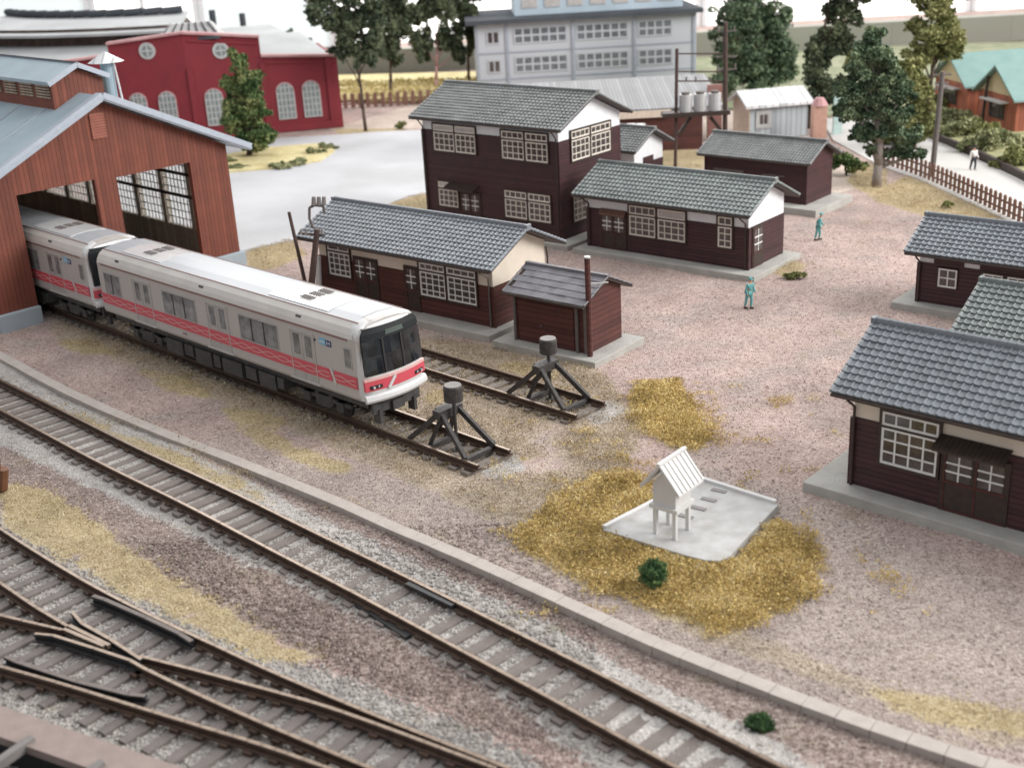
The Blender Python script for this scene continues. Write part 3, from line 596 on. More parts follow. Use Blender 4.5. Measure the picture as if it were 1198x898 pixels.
# F: front right
F_ = house('corner_house', 'nearest house at the right edge with blue grey tiles and a hooded sliding door', 'house', 11.563, 38.862, -.749, 0, 11, 4.39, 3.86, 5.51, .75, .45, 2.84, 'cream_plaster', 'timber', 'tile_blue', (.285, .31), apron=(1.35, .5, .85, .5))
window(F_, front, 1.1, 3.08, 1.42, 3.32, 4, 3, tz=2.78, tcols=4, lat='lattice_white', bw=.06)
door(F_, front, 3.3, 5.4, .3, 2.45, 2, gz=1.45); hood(F_, 3.15, 5.45, 2.72, .75)
window(F_, front, 6.6, 8.4, 1.42, 3.32, 4, 3, tz=2.78, tcols=4, lat='lattice_white', bw=.06)
downpipe(F_, .1, 0, 3.86, .75)
# I: upper right
I_ = house('small_window_house', 'house by the picket fence at right with blue grey tiles and one four pane window', 'house', 20.2, 58.31, -.705, 0, 9, 3.47, 2.93, 4.18, .77, .44, 2.33, 'white_plaster', 'timber', 'tile_blue', (.30, .30), apron=(1.0, .5, .75, .5))
window(I_, front, 1.02, 1.95, 1.22, 2.16, 2, 2, lat='lattice_white', bw=.06, fw=.03)
bx = MB(); fbox(bx, front, .76, 2.22, -.02, .03, 2.3, 2.62); fbox(bx, front, 2.98, 5.3, -.02, .03, 1.2, 2.62); bx.build('dark_lintel', M['timber'], I_)
for s in (3.15, 4.3): window(I_, front, s, s + .95, 1.3, 2.2, 2, 3, lat='lattice_white')
downpipe(I_, .1, 0, 2.93, .77)
# G: middle right, green tiles
P = g(1148, 329, 4.72)
G_ = house('green_tiled_house', 'house with green grey tiles squeezed between the two blue tiled houses at right', 'house', 0, 0, -.72, 0, 9, 4.2, 3.35, 4.72, .8, .45, 2.6, 'cream_plaster', 'timber', 'tile_green', (.285, .31), apron=(.8, .5, .6, .5))
u_ = Vector((math.cos(-.72), math.sin(-.72))); v_ = Vector((-u_.y, u_.x)); o_ = Vector(P[:2]) + u_ * .45 - v_ * 2.1; G_.location = (o_.x, o_.y, 0)
# K: dark storehouse
K_ = house('storehouse', 'windowless dark maroon storehouse with fine grey roof on a pale slab near the tall tree', 'shed', 19.56, 78.42, -.727, -7.57, 0, 3.52, 3.16, 4.22, .4, .4, None, None, 'timber', 'tile_grey', (.22, .26), apron=(.6, 1.3, 1.1, .5), z0=.45, lift=.04)
sl = MB(); fbox(sl, front, -6.9, -4.6, -.01, .05, 2.05, 2.25); fbox(sl, front, -3.2, -1.6, -.01, .04, 2.1, 2.2); sl.build('slatted_vent', M['pole_grey'], K_)
# J: behind A
J_ = house('outbuilding', 'small outbuilding with white gable half hidden behind the two storey house', 'house', 9.18, 84.31, -.704, -7, 0, 3.6, 3.42, 4.6, .6, .5, 2.35, 'white_plaster', 'timber', 'tile_grey', (.28, .28))
hw = MB(); fbox(hw, right, 1.1, 2.3, 0, .05, 2.36, 2.75); hw.build('window', M['timber'], J_)
hw2 = MB(); fbox(hw2, front, -2.4, -.7, -.02, .04, 1.3, 2.6); hw2.build('window', M['black'], J_)
# ================================================================ ENGINE SHED (two road)
E = thing('engine_shed', 'big two road train shed of rust red planks with pale blue roof and roof monitor', 'train shed', (-25.19, 63.9, 0), math.radians(44.6))
# local: x = along gable wall (0 = left opening edge), y = back
XL, XR, XM, ZE, ZR, DEP = -2.0, 12.97, 5.5, 7.35, 11.1, 34.0
kk = (11.28 - 7.1) / (14.24 - 5.49)
def zroof(x): return 11.22 - abs(x - XM) * kk
wl = MB(); T = .35
def wallpanel(mb, x0, x1, z0f, z1f, y0=0, y1=T):
    n = 1; vs = []
    for y in (y0, y1): vs += [(x0, y, z0f), (x1, y, z0f), (x1, y, z1f(x1)), (x0, y, z1f(x0))]
    mb.add(vs, [(0, 1, 2, 3), (7, 6, 5, 4), (0, 4, 5, 1), (1, 5, 6, 2), (2, 6, 7, 3), (3, 7, 4, 0)])
zw = lambda x: zroof(x) - .32
wallpanel(wl, XL, .1, .9, zw); wallpanel(wl, .1, 4.52, 6.85, zw); wallpanel(wl, 4.52, XM, .9, zw); wallpanel(wl, XM, 5.82, .9, zw); wallpanel(wl, 5.82, 10.47, 6.72, zw); wallpanel(wl, 10.47, XR, .9, zw)
wl.build('front_wall', M['shed_red'], E)
MB().box(XL, XR, DEP - T, DEP, 0, ZE).build('back_wall', M['shed_red'], E)
MB().box(XL, XL + T, T, DEP - T, 0, ZE).build('side_wall', M['shed_red'], E)
# right long wall with window openings
sw = MB(); ys = [T + .8 + i * 3.3 for i in range(10)]
sw.box(XR - T, XR, T, DEP - T, 0, 1.7)
sw.box(XR - T, XR, T, DEP - T, 6.6, ZE)
prev = T
for y in ys:
    sw.box(XR - T, XR, prev, y, 1.7, 6.6); prev = y + 2.9
sw.box(XR - T, XR, prev, DEP - T, 1.7, 6.6)
sw.build('side_wall', M['shed_inner'], E)
wn = MB()
for y in ys[:10]:
    wn = MB()
    for i in range(0, 8): wn.box(XR - .22, XR - .14, y + i * 2.9 / 7 - .03, y + i * 2.9 / 7 + .03, 1.7, 6.6)
    for i in range(0, 11): wn.box(XR - .215, XR - .145, y, y + 2.9, 1.7 + i * 4.9 / 10 - .03, 1.7 + i * 4.9 / 10 + .03)
    wo = wn.build('window', M['grey_trim'], E); wp = MB(); wp.box(XR - .19, XR - .17, y, y + 2.9, 1.7, 6.6); wp.build('pane', M['frosted'], wo)
rl = MB()
for z in (3.75, 5.15): rl.box(XR - T - .12, XR - T, T, DEP - T, z - .09, z + .09)
rl.build('inner_rail', M['dark_wood'], E)
for a_, b_ in ((XL - .12, .16), (10.42, XR + .25), (4.45, 5.9)): fl = MB(); fl.box(a_, b_, -.25, T + .4, -.2, .895); fl.build('foundation', M['concrete_blue'], E, bevel=.05)
for a_, b_ in ((XR - T + .005, XR + .3), (XL - .15, XL + T - .005)): fi = MB(); fi.box(a_, b_, T + .4, DEP, -.2, .88); fi.build('foundation', M['concrete_blue'], E)
# roof
rf = MB()
for sg in (-1, 1):
    xe = XM + sg * 8.74; pts = [(XM, 11.22), (xe, zroof(xe)), (xe, zroof(xe) - .22), (XM, 11.0)]
    rf.add([(x, y, z) for y in (-.55, DEP + .5) for x, z in pts], [(0, 1, 2, 3), (7, 6, 5, 4), (0, 4, 5, 1), (1, 5, 6, 2), (2, 6, 7, 3), (3, 7, 4, 0)])
rfo = rf.build('roof', M['shed_roof'], E)
be = MB()
for sg in (-1, 1):
    xe = XM + sg * 8.8
    be.bar((XM, -.6, 11.2), (xe, -.6, zroof(xe)), .12, .42); be.bar((XM, -.68, 11.12), (xe, -.68, zroof(xe) - .08), .08, .12)
    be.bar((XM, -.2, 11.3), (xe, -.2, zroof(xe) + .06), .5, .09)
be.build('roof_edge', M['shed_edge'], rfo)
sm = MB()
for y in range(3, int(DEP), 3):
    for sg in (-1, 1): sm.bar((XM, y, 11.25), (XM + sg * 8.7, y, zroof(XM + 8.7) + .03), .06, .04)
sm.build('roof_seam', M['shed_edge'], rfo)
vt = MB(); vt.box(4.85, 5.62, -.05, .02, 8.95, 10.3)
for i in range(9): vt.box(4.8, 5.67, -.1, -.03, 9.0 + i * .145, 9.07 + i * .145)
vt.build('louvre_vent', M['timber_red'], E).data.materials[0] = mat('dusty_red_louvre', (.36, .13, .09), rough=.7)
# monitor: sits on ridge from y=1.85 back
mo = MB(); my = 2.0
mo.extr([(XM - 1.5, 10.2), (XM - 1.5, 11.85), (XM, 12.55), (XM + 1.5, 11.85), (XM + 1.5, 10.2)], my, DEP - 1.5, M=lambda x, y, z: (y, x, z))
mon = mo.build('roof_monitor', M['shed_red'], E)
mr = MB()
for sg in (-1, 1):
    pts = [(XM, 12.8), (XM + sg * 1.75, 12.0), (XM + sg * 1.75, 11.82), (XM, 12.62)]
    mr.add([(x, y, z) for y in (my - .3, DEP - 1.2) for x, z in pts], [(0, 1, 2, 3), (7, 6, 5, 4), (0, 4, 5, 1), (1, 5, 6, 2), (2, 6, 7, 3), (3, 7, 4, 0)])
mr.build('monitor_roof', M['shed_roof'], mon)
me_ = MB()
for sg in (-1, 1):
    me_.bar((XM, my - .33, 12.72), (XM + sg * 1.8, my - .33, 11.9), .1, .26); me_.bar((XM, my + 14, 12.82), (XM, my - .35, 12.82), .16, .08)
me_.build('roof_edge', M['shed_edge'], mon)
lo = MB()
for i in range(10):
    y = my + .2 + i * 1.95
    for sx in (XM - 1.62, XM + 1.5):
        lo = MB()
        for k in range(5): lo.box(sx, sx + .12, y, y + 1.5, 11.1 + k * .15, 11.18 + k * .15)
        lo.build('louvres', M['shed_inner'], mon)
# cowl vent behind the shed gable
cw = thing('roof_cowl', 'round roof ventilator with pale conical cap standing beside the shed monitor', 'ventilator', (0, 0, 0))
cpw = E.matrix_world
Em = Matrix.Translation(E.location) @ Matrix.Rotation(math.radians(44.6), 4, 'Z')
cwp = Em @ Vector((XM + 2.2, 2.6, 0)); cw.location = (cwp.x, cwp.y, 10.3)
q = MB(); q.tube((0, 0, -.3), (0, 0, 2.7), .42, 14); q.build('pipe', M['shed_roof'], cw, smooth=False)
q = MB(); q.tube((0, 0, 2.65), (0, 0, 3.3), 1.15, 20, .06); q.build('cap', M['white_roof'], cw)
q = MB(); q.tube((.75, -.2, 0), (.5, -.1, 2.75), .07, 6); q.build('stay', M['train_white'], cw)
cw.scale = (.85, .85, .85)
# ================================================================ TRAIN
def make_car(label):
    o = Vector((-1.43, 41.82)); u = Vector((1, -1)) / 2 ** .5; v = Vector((1, 1)) / 2 ** .5
    p = o + u * -5.42 + v * -.73
    R = thing('train_car', label, 'train', (p.x, p.y, 0), -math.pi / 4, 'cars of the red striped train')
    L, W = 20.2, 3.16
    # body cross section (y,z) CCW from bottom near side
    def section(x, inset=0, top=0.0, zb=1.75):
        i = inset
        pts = [(.06 + i, zb), (0 + i, zb + .12), (0 + i, 4.28), (.05 + i, 4.45), (.18 + i, 4.66), (.45 + i * .7, 4.84 - top), (.95, 4.94 - top), (W / 2, 4.98 - top),
               (W - .95, 4.94 - top), (W - .45 - i * .7, 4.84 - top), (W - .18 - i, 4.66), (W - .05 - i, 4.45), (W - i, 4.28), (W - i, zb + .12), (W - .06 - i, zb)]
        return [(x, y, z) for y, z in pts]
    secs = [section(-L), section(-L + .02), section(-1.6), section(-.8), section(-.35, .02, .03), section(-.12, .07, .07)]
    n = len(secs[0]); b = MB(); V = [q for s in secs for q in s]; fs = []
    for k in range(len(secs) - 1):
        for i in range(n): fs.append((k * n + i, k * n + (i + 1) % n, (k + 1) * n + (i + 1) % n, (k + 1) * n + i))
    fs += [tuple(range(n))[::-1], tuple(range((len(secs) - 1) * n, len(secs) * n))]
    b.add(V, fs); bo = b.build('body', M['train_silver'], R)
    # roof shoulder + top as real layered panels
    rt = MB(); rt.extr([(.44, 4.86), (.95, 4.96), (W / 2, 5.0), (W - .95, 4.96), (W - .44, 4.86), (W - .46, 4.82), (.46, 4.82)], -L + .05, -.75); ro = rt.build('roof', M['train_roof'], R)
    sh = MB()
    for m_ in (0, 1):
        f = (lambda y: y) if not m_ else (lambda y: W - y)
        sh.extr([(f(-.012), 4.3), (f(.04), 4.46), (f(.17), 4.68), (f(.43), 4.855), (f(.44), 4.8), (f(.2), 4.6), (f(.05), 4.3)], -L + .03, -.45)
    sh.build('roof_shoulder', M['train_shoulder'], R)
    ln = MB()
    for y in (-.025, W + .005): ln.box(-L + .3, -.75, y, y + .02, 4.2, 4.27)
    for y in (.42, W - .46): ln.box(-L + .1, -.5, y, y + .035, 4.85, 4.885)
    ln.build('gutter', M['train_line'], R)
    # roof air conditioners
    for (a, c_) in ((-6.6, -2.6), (-18.6, -15.2)):
        ac = MB(); ac.extr([(.6, 4.86), (.6, 4.925), (.95, 4.982), (W / 2, 5.024), (W - .95, 4.982), (W - .6, 4.925), (W - .6, 4.86)], a, c_); aco = ac.build('air_conditioner', M['train_white'], R)
        gr = MB()
        for k in range(3):
            y0 = .95 + k * .48
            for j in range(5): gr.box(a + (c_ - a) * .42 + j * .16, a + (c_ - a) * .42 + j * .16 + .08, y0, y0 + .34, 5.015, 5.045)
        gr.build('grille', M['pole_grey'], aco)
    vg = MB()
    for x in (-4.1, -18.5, -11.2):
        for k in range(3): vg.box(x + k * .12, x + k * .12 + .07, .08, .2, 4.52 + .0, 4.63)
    vg.build('shoulder_grille', M['underframe'], R)
    # side glazing and doors
    def sidewin(sd, s0, s1, z0, z1, divs=(), pale=False):
        Fm = (lambda s, d, z: (s, -d, z)) if sd == 0 else (lambda s, d, z: (s, W + d, z))
        m = MB(); fbox(m, Fm, s0 - .07, s1 + .07, -.02, .02, z0 - .07, z1 + .07); wo = m.build('window', M['train_door'], R)
        m = MB(); fbox(m, Fm, s0, s1, -.01, .035, z0, z1); m.build('pane', M['train_glass'], wo)
        if divs:
            m = MB()
            for x in divs: fbox(m, Fm, x - .035, x + .035, 0, .045, z0, z1)
            m.build('divider', M['black'], wo)
    def sidedoor(sd, s0, s1):
        Fm = (lambda s, d, z: (s, -d, z)) if sd == 0 else (lambda s, d, z: (s, W + d, z))
        m = MB(); fbox(m, Fm, s0 - .05, s0, -.02, .036, 1.87, 4.05); fbox(m, Fm, s1, s1 + .05, -.02, .036, 1.87, 4.05); fbox(m, Fm, s0, s1, -.02, .048, 3.98, 4.05); fbox(m, Fm, s0 - .2, s1 + .2, -.02, .09, 1.84, 1.9)
        do = m.build('door', M['train_silver'], R)
        m = MB(); mid = (s0 + s1) / 2; fbox(m, Fm, s0, mid - .012, -.02, .015, 1.9, 3.98); fbox(m, Fm, mid + .012, s1, -.02, .015, 1.9, 3.98); m.build('door_leaf', M['train_door'], do)
        for c_ in ((s0 + mid) / 2, (s1 + mid) / 2):
            m = MB(); fbox(m, Fm, c_ - .2, c_ + .2, 0, .03, 2.98, 3.86); m.build('pane', M['train_glass'], do)
    for sd in (0, 1):
        sidewin(sd, -.99, -.66, 3.1, 3.85, ())
        for (a, c_) in ((-4.5, -2.95), (-10.65, -9.1), (-16.95, -15.4)): sidedoor(sd, a, c_)
        sidewin(sd, -8.15, -5.45, 2.84, 3.88, (-7.25, -6.36)); sidewin(sd, -14.3, -11.65, 2.84, 3.86, (-13.42, -12.52)); sidewin(sd, -19.65, -18.25, 2.84, 3.84, (-18.95,))
        # red band with woven pale lines
        Fm = (lambda s, d, z: (s, -d, z)) if sd == 0 else (lambda s, d, z: (s, W + d, z))
        m = MB()
        for (a, c_) in ((-L + .03, -1.95), (-1.8, -.36)): fbox(m, Fm, a, c_, .0, .028, 2.25, 2.36); fbox(m, Fm, a, c_, .0, .028, 2.62, 2.75)
        m2 = MB(); fbox(m2, Fm, -L + .03, -1.95, 0, .022, 2.35, 2.63); fbox(m2, Fm, -1.8, -.36, 0, .022, 2.35, 2.63)
        st = m.build('red_stripe', M['train_red'], R)
        m2.build('stripe_ground', M['train_red'], st)
        for ph in (0, math.pi):
            m = MB(); x = -L + .1; P0 = None
            while x < -.4:
                z = 2.49 + .10 * math.sin(x * 2 * math.pi / 1.9 + ph)
                if P0 and not (-2.0 < x < -1.75): m.bar(Fm(P0[0], .034, P0[1]), Fm(x, .034, z), .012, .028)
                P0 = (x, z); x += .12
            m.build('woven_line', M['train_pink'], st)
        m = MB(); m.bar(Fm(-2.0, .03, 2.85), Fm(-1.72, .03, 2.18), .02, .1); m.build('slash', M['train_white'], st)
        m = MB(); fbox(m, Fm, -2.55, -2.15, 0, .03, 3.74, 3.98); m.build('light_blue_mark', M['sky_mark'], R)
        m = MB(); fbox(m, Fm, -2.12, -1.8, 0, .03, 3.72, 3.96); nm = m.build('navy_mark', M['navy'], R)
        m = MB(); pts = [(-2.06, 3.76), (-2.06, 3.92), (-1.96, 3.82), (-1.86, 3.92), (-1.86, 3.76)]
        for a, c_ in zip(pts, pts[1:]): m.bar(Fm(a[0], .034, a[1]), Fm(c_[0], .034, c_[1]), .01, .03)
        for k in range(3): fbox(m, Fm, -2.5 + k * .12, -2.42 + k * .12, .03, .036, 3.8, 3.92)
        m.build('mark_lettering', M['train_white'], nm)
        m = MB(); m.tube(Fm(-2.85, 0, 3.83), Fm(-2.85, .04, 3.83), .05, 8); m.build('round_badge', M['black'], R)
        m = MB(); fbox(m, Fm, -13.0, -12.7, 0, .03, 2.02, 2.08); m.build('number_plate', M['train_line'], R)
    # cab front, bowed and slightly raked
    def bow(y, k=.28): return k * (1 - ((y - W / 2) / (W / 2)) ** 2)
    def frow(z, off): return [(bow(y) + off, y, z) for y in ys_]
    def sheetf(rows, mt, name, parent, ys, thick=.03):
        V = []; 
        for (z, off, ya, yb) in rows:
            for i in range(13):
                y = ya + (yb - ya) * i / 12; V.append((bow(y) + off, y, z))
        fs = []
        for r in range(len(rows) - 1):
            for i in range(12): fs.append((r * 13 + i, r * 13 + i + 1, (r + 1) * 13 + i + 1, (r + 1) * 13 + i))
        N_ = len(V); V += [(x - .12, y, z) for x, y, z in V]; fs += [tuple(N_ + j for j in f)[::-1] for f in fs]
        m = MB(); m.add(V, fs); nr = len(rows)
        m.add([V[i] for i in range(13)] + [V[N_ + i] for i in range(13)], [(i, i + 1, 14 + i, 13 + i) for i in range(12)])
        k0 = (nr - 1) * 13; m.add([V[k0 + i] for i in range(13)] + [V[N_ + k0 + i] for i in range(13)], [(i, i + 1, 14 + i, 13 + i) for i in range(12)])
        for i in (0, 12): m.add([V[r * 13 + i] for r in range(nr)] + [V[N_ + r * 13 + i] for r in range(nr)], [(r, r + 1, nr + r + 1, nr + r) for r in range(nr - 1)])
        return m.build(name, mt, parent, smooth=False)
    zt = 4.78
    # nose fairing joining the bowed face with the body
    m = MB(); V = []; cs = []
    for (z, off, ins) in ((1.78, .06, .06), (2.1, .06, .02), (2.85, .02, .02), (3.6, -.04, .03), (4.28, -.11, .04), (4.58, -.17, .08), (4.76, -.28, .25), (4.87, -.5, .5), (4.93, -1.0, .9)):
        row = []
        for i in range(17):
            y = ins + (W - 2 * ins) * i / 16; e = min(1, (1 - abs((y - W / 2) / (W / 2 - ins))) * 5)
            row.append((bow(y) * min(1, 1.0) + off - (1 - e) ** 2 * .16, y, z))
        cs.append(row)
    for r in cs: V += r
    fs = [(r * 17 + i, r * 17 + i + 1, (r + 1) * 17 + i + 1, (r + 1) * 17 + i) for r in range(len(cs) - 1) for i in range(16)]
    n0 = len(V)
    for r in cs: V += [(min(-.4, r[0][0] - .3), r[0][1] - .0, r[0][2]), (min(-.4, r[16][0] - .3), r[16][1], r[16][2])]
    for r in range(len(cs) - 1):
        fs.append((n0 + 2 * r, r * 17, (r + 1) * 17, n0 + 2 * r + 2)); fs.append((r * 17 + 16, n0 + 2 * r + 1, n0 + 2 * r + 3, (r + 1) * 17 + 16))
    m.add(V, fs); cab = m.build('cab_front', M['train_white'], R, smooth=True)
    gl = sheetf([(2.84, .05, .11, W - .11), (3.6, -.005, .11, W - .11), (4.24, -.07, .12, W - .12)], M['cab_glass'], 'windscreen', cab, None)
    sg_ = sheetf([(4.26, -.065, .12, W - .12), (4.5, -.115, .15, W - .15), (4.7, -.19, .28, W - .28)], M['panel_black'], 'destination_panel', cab, None)
    sheetf([(4.34, -.062, 1.15, 2.1), (4.52, -.098, 1.2, 2.05)], M['display'], 'destination_display', sg_, None)
    m = MB()
    for y in (.97, 1.9): m.bar((bow(y) + .065, y, 2.86), (bow(y) - .055, y, 4.24), .09, .05)
    m.build('windscreen_pillar', M['black'], gl)
    m = MB(); m.bar((bow(1.45) + .075, 1.42, 2.95), (bow(1.3) - .02, 1.25, 3.5), .02, .03); m.bar((bow(2.5) + .075, 2.45, 2.95), (bow(2.4) - .0, 2.3, 3.55), .02, .03); m.build('wiper', M['black'], gl)
    rs = sheetf([(2.22, .075, .03, W - .03), (2.62, .06, .03, W - .03)], M['train_red'], 'red_stripe', cab, None)
    m = MB(); m.bar((bow(1.0) + .09, 1.0, 2.2), (bow(1.35) + .085, 1.35, 2.64), .05, .12); m.build('slash', M['train_white'], rs)
    sheetf([(2.63, .062, .02, W - .02), (2.74, .056, .02, W - .02)], M['train_pink'], 'pale_stripe', cab, None)
    for (a, c_) in ((.2, .72), (W - .72, W - .2)):
        hl = sheetf([(2.3, .10, a, c_), (2.44, .095, a, c_)], M['black'], 'headlight', cab, None)
        m = MB(); yy = (a + c_) / 2
        for dy in (-.12, .12): m.tube((bow(yy) + .06, yy + dy, 2.37), (bow(yy) + .13, yy + dy, 2.37), .05, 8)
        m.build('lens', M['drum_grey'], hl)
    sheetf([(1.74, .12, 0, W), (1.84, .17, -.015, W + .015), (1.98, .13, -.01, W + .01), (2.06, .07, 0, W)], M['train_white'], 'skirt', cab, None)
    # rear end door
    m = MB(); m.box(-L - .03, -L + .01, .95, 2.2, 2.0, 4.1); m.build('gangway_door', M['black'], R)
    # underframe
    m = MB(); m.box(-L + .3, -.3, .35, W - .35, 1.35, 1.74)
    for (a, c_, z) in ((-15.0, -13.6, .72), (-13.4, -12.7, .85), (-12.5, -11.2, .7), (-11.0, -10.5, .8), (-10.3, -8.8, .74), (-8.5, -7.7, .82), (-7.5, -6.3, .72), (-6.15, -5.7, .9)):
        m.box(a, c_, .18, .95, z, 1.4); m.box(a, c_, W - .95, W - .18, z, 1.4)
    m.box(-.4, .15, W / 2 - .3, W / 2 + .3, 1.1, 1.5); m.box(-.1, .02, .35, W - .35, 1.15, 1.7); m.box(-.3, .1, .6, .75, .7, 1.3); m.box(-.3, .1, W - .75, W - .6, .7, 1.3)
    m.build('underframe', M['underframe'], R)
    for xc in (-3.3, -17.1):
        bg = MB()
        for y in (.45, W - .6):
            bg.box(xc - 1.75, xc + 1.75, y, y + .15, .95, 1.12); bg.box(xc - .5, xc + .5, y - .06, y + .2, .7, 1.2)
            for s in (-1, 1): bg.box(xc + s * 1.1 - .22, xc + s * 1.1 + .22, y - .07, y + .2, .72, 1.12); bg.tube((xc + s * .45, y + .05, .8), (xc + s * .45, y + .05, 1.3), .12, 8)
        bg.box(xc - .4, xc + .4, .6, W - .6, .9, 1.3); bgo = bg.build('bogie', M['underframe'], R)
        for s in (-1, 1):
            for y in (.68, W - .8):
                w_ = MB(); w_.tube((xc + s * 1.1, y, .82), (xc + s * 1.1, y + .12, .82), .42, 16); w_.build('wheel', M['black'], bgo)
    return R
car1 = make_car('front car of the red striped silver train, standing outside the shed')
car2 = copy_tree(car1); d_ = Vector((-1, 1, 0)) / 2 ** .5 * (20.2 + .95); car2.location = car1.location + d_
tag(car2, 'second car of the red striped silver train, half inside the shed')
# ================================================================ TRACKS
def polyrail(pts, name, parent, w=.13, zt=.40, zb=.17, head='rail_top', body='rail', chairs=False):
    m = MB(); h = MB()
    if chairs:
        rs_ = resample([Vector(p) for p in pts], .8)
        for a_, b_ in zip(rs_, rs_[1:]):
            d_ = (b_ - a_).normalized() * .14; m.bar((a_.x - d_.x, a_.y - d_.y, .14), (a_.x + d_.x, a_.y + d_.y, .14), .46, .12)
    for k in range(len(pts) - 1):
        a, b = Vector(pts[k]), Vector(pts[k + 1]); ext = (b - a).normalized() * .01
        a3 = Vector((a.x, a.y, 0)); b3 = Vector((b.x, b.y, 0)); e3 = Vector((ext.x, ext.y, 0))
        m.bar(a3 - e3 + Vector((0, 0, zb + .03)), b3 + e3 + Vector((0, 0, zb + .03)), .30, .06)
        m.bar(a3 - e3 + Vector((0, 0, (zb + zt) / 2)), b3 + e3 + Vector((0, 0, (zb + zt) / 2)), .055, zt - zb - .04)
        m.bar(a3 - e3 + Vector((0, 0, zt - .045)), b3 + e3 + Vector((0, 0, zt - .045)), w, .07)
        h.bar(a3 - e3 + Vector((0, 0, zt - .006)), b3 + e3 + Vector((0, 0, zt - .006)), w * .8, .014)
    r = m.build(name, M[body], parent); h.build('rail_head', M[head], r); return r
def resample(pts, step):
    out = [Vector(pts[0])]; acc = 0; P = [Vector(p) for p in pts]
    for a, b in zip(P, P[1:]):
        L = (b - a).length; t = step - acc
        while t <= L: out.append(a + (b - a) * t / L); t += step
        acc = (L - (t - step)) if t - step <= L else acc + L
    return out
def smooth(pts, n=2):
    P = [Vector(p) for p in pts]
    for _ in range(n):
        Q = [P[0]]
        for a, b in zip(P, P[1:]): Q += [a * .75 + b * .25, a * .25 + b * .75]
        Q.append(P[-1]); P = Q
    return P
def offset(pts, d):
    P = [Vector(p) for p in pts]; out = []
    for i, p in enumerate(P):
        t = (P[min(i + 1, len(P) - 1)] - P[max(i - 1, 0)]).normalized(); out.append(p + Vector((-t.y, t.x)) * d)
    return out
GAUGE = 1.66
def track(label, centre, gauge, step, smat, sl=2.45, sw=.40, rails=True, zt=.40, spike=True):
    R = thing('railway_track', label, 'track')
    polyrail(offset(centre, gauge / 2), 'rail', R, zt=zt); polyrail(offset(centre, -gauge / 2), 'rail', R, zt=zt)
    c = resample(centre, step); proto = None
    for i, p in enumerate(c):
        q = c[min(i + 1, len(c) - 1)]; r_ = c[max(i - 1, 0)]; d = q - r_; ang = math.atan2(d.y, d.x)
        if proto is None:
            m = MB(); m.box(-sw / 2, sw / 2, -sl / 2, sl / 2, -.08, .125)
            if spike:
                pass
            proto = m.build('sleeper', M[smat], R, bevel=.012); o = proto; k_ = MB()
            for s in (-1, 1): k_.box(-.15, .15, s * gauge / 2 - .21, s * gauge / 2 + .25, .1, .21)
            chair = ch = k_.build('rail_chair', M['rail'], proto)
        else:
            o = proto.copy(); COL.objects.link(o); ch = chair.copy(); COL.objects.link(ch); ch.parent = o
        o.parent = R; o.location = (p.x + random.uniform(-.02, .02), p.y + random.uniform(-.02, .02), .012 * random.uniform(-1, 1)); o.rotation_euler = (0, 0, ang + random.uniform(-.02, .02))
    return R
u1 = Vector((1, -1)) / 2 ** .5; v1 = Vector((1, 1)) / 2 ** .5
e1 = Vector((-1.43, 41.82)) + v1 * .85
track('short siding under the train ending at the nearer buffer stop', [e1 - u1 * 58, e1 - u1 * 30, e1], 1.7, .72, 'sleeper_dark')
e2 = Vector((2.5, 46.04)) + v1 * .9
track('rear siding beside the cream gabled house ending at the farther buffer stop', [e2 - u1 * 58, e2 - u1 * 30, e2], 1.75, .72, 'sleeper_dark')
mf = [(-23.64, 54.02), (-18.8, 49.1), (-14.67, 44.86), (-10.6, 41.0), (-6.66, 36.96), (-4.34, 34.67), (-2.24, 32.51), (-.34, 30.54), (1.47, 28.7), (3.34, 26.7), (5.01, 24.97), (5.7, 24.26)]
a_, b_ = Vector(mf[0]), Vector(mf[-1])
mf = [tuple(a_ + (a_ - Vector(mf[2])).normalized() * 25)] + mf + [tuple(b_ + (b_ - Vector(mf[-3])).normalized() * 8)]
track('long straight main line crossing the foreground in front of the kerb', offset(smooth(mf), -GAUGE / 2), GAUGE, .80, 'sleeper')
# black guard strip laid inside the main line
gA = g(478, 682, .3); gB = g(532, 708, .3); gm = MB(); gm.bar(gA, gB, .28, .12); gs = gm.build('guard_strip', M['black']); tag(gs, 'short black strip lying inside the far rail of the main line', 'guard strip')
gA = g(418, 706, .12); gB = g(478, 745, .12); gm = MB(); gm.bar(gA, gB, .22, .1); gs = gm.build('guard_strip', M['black']); tag(gs, 'short grey black strip lying just outside the near rail of the main line', 'guard strip')
# turnout
T_ = thing('railway_turnout', 'rusty railway turnout with crossing and black guard rails in the near left corner', 'turnout')
R1 = [(-27.5, 49.0), (-22.5, 43.4), (-18.08, 38.78), (-15.59, 36.34), (-13.3, 34.2), (-10.85, 32.15), (-8.58, 30.37), (-7.57, 29.55), (-5.56, 28.05), (-3.76, 26.74), (-2.05, 25.55), (-.47, 24.45), (3, 22.0)]
R2a = [(-24.5, 42.6), (-20.4, 38.5), (-16.7, 35.0), (-15.15, 33.47), (-13.66, 32.15)]; R4 = [(-10.95, 29.85), (-9.07, 28.4), (-7.09, 26.97), (-5.64, 25.97), (-4.16, 24.95), (-1.5, 23.2)]
R3a = [(-26, 37.5), (-20, 34.9), (-16.02, 33.0), (-13.75, 31.95)]; R5b = [(-11.0, 30.3), (-9.31, 29.49), (-7.38, 28.5), (-5.53, 27.55), (-3.74, 26.42), (-2.04, 25.3), (-.9, 24.55)]
R5 = [(-23, 33.6), (-18.5, 31.9), (-14.98, 30.2), (-12.77, 29.1), (-10.7, 28.0), (-8.75, 26.98), (-6.95, 26.05), (-5.56, 25.25), (-3, 23.7)]
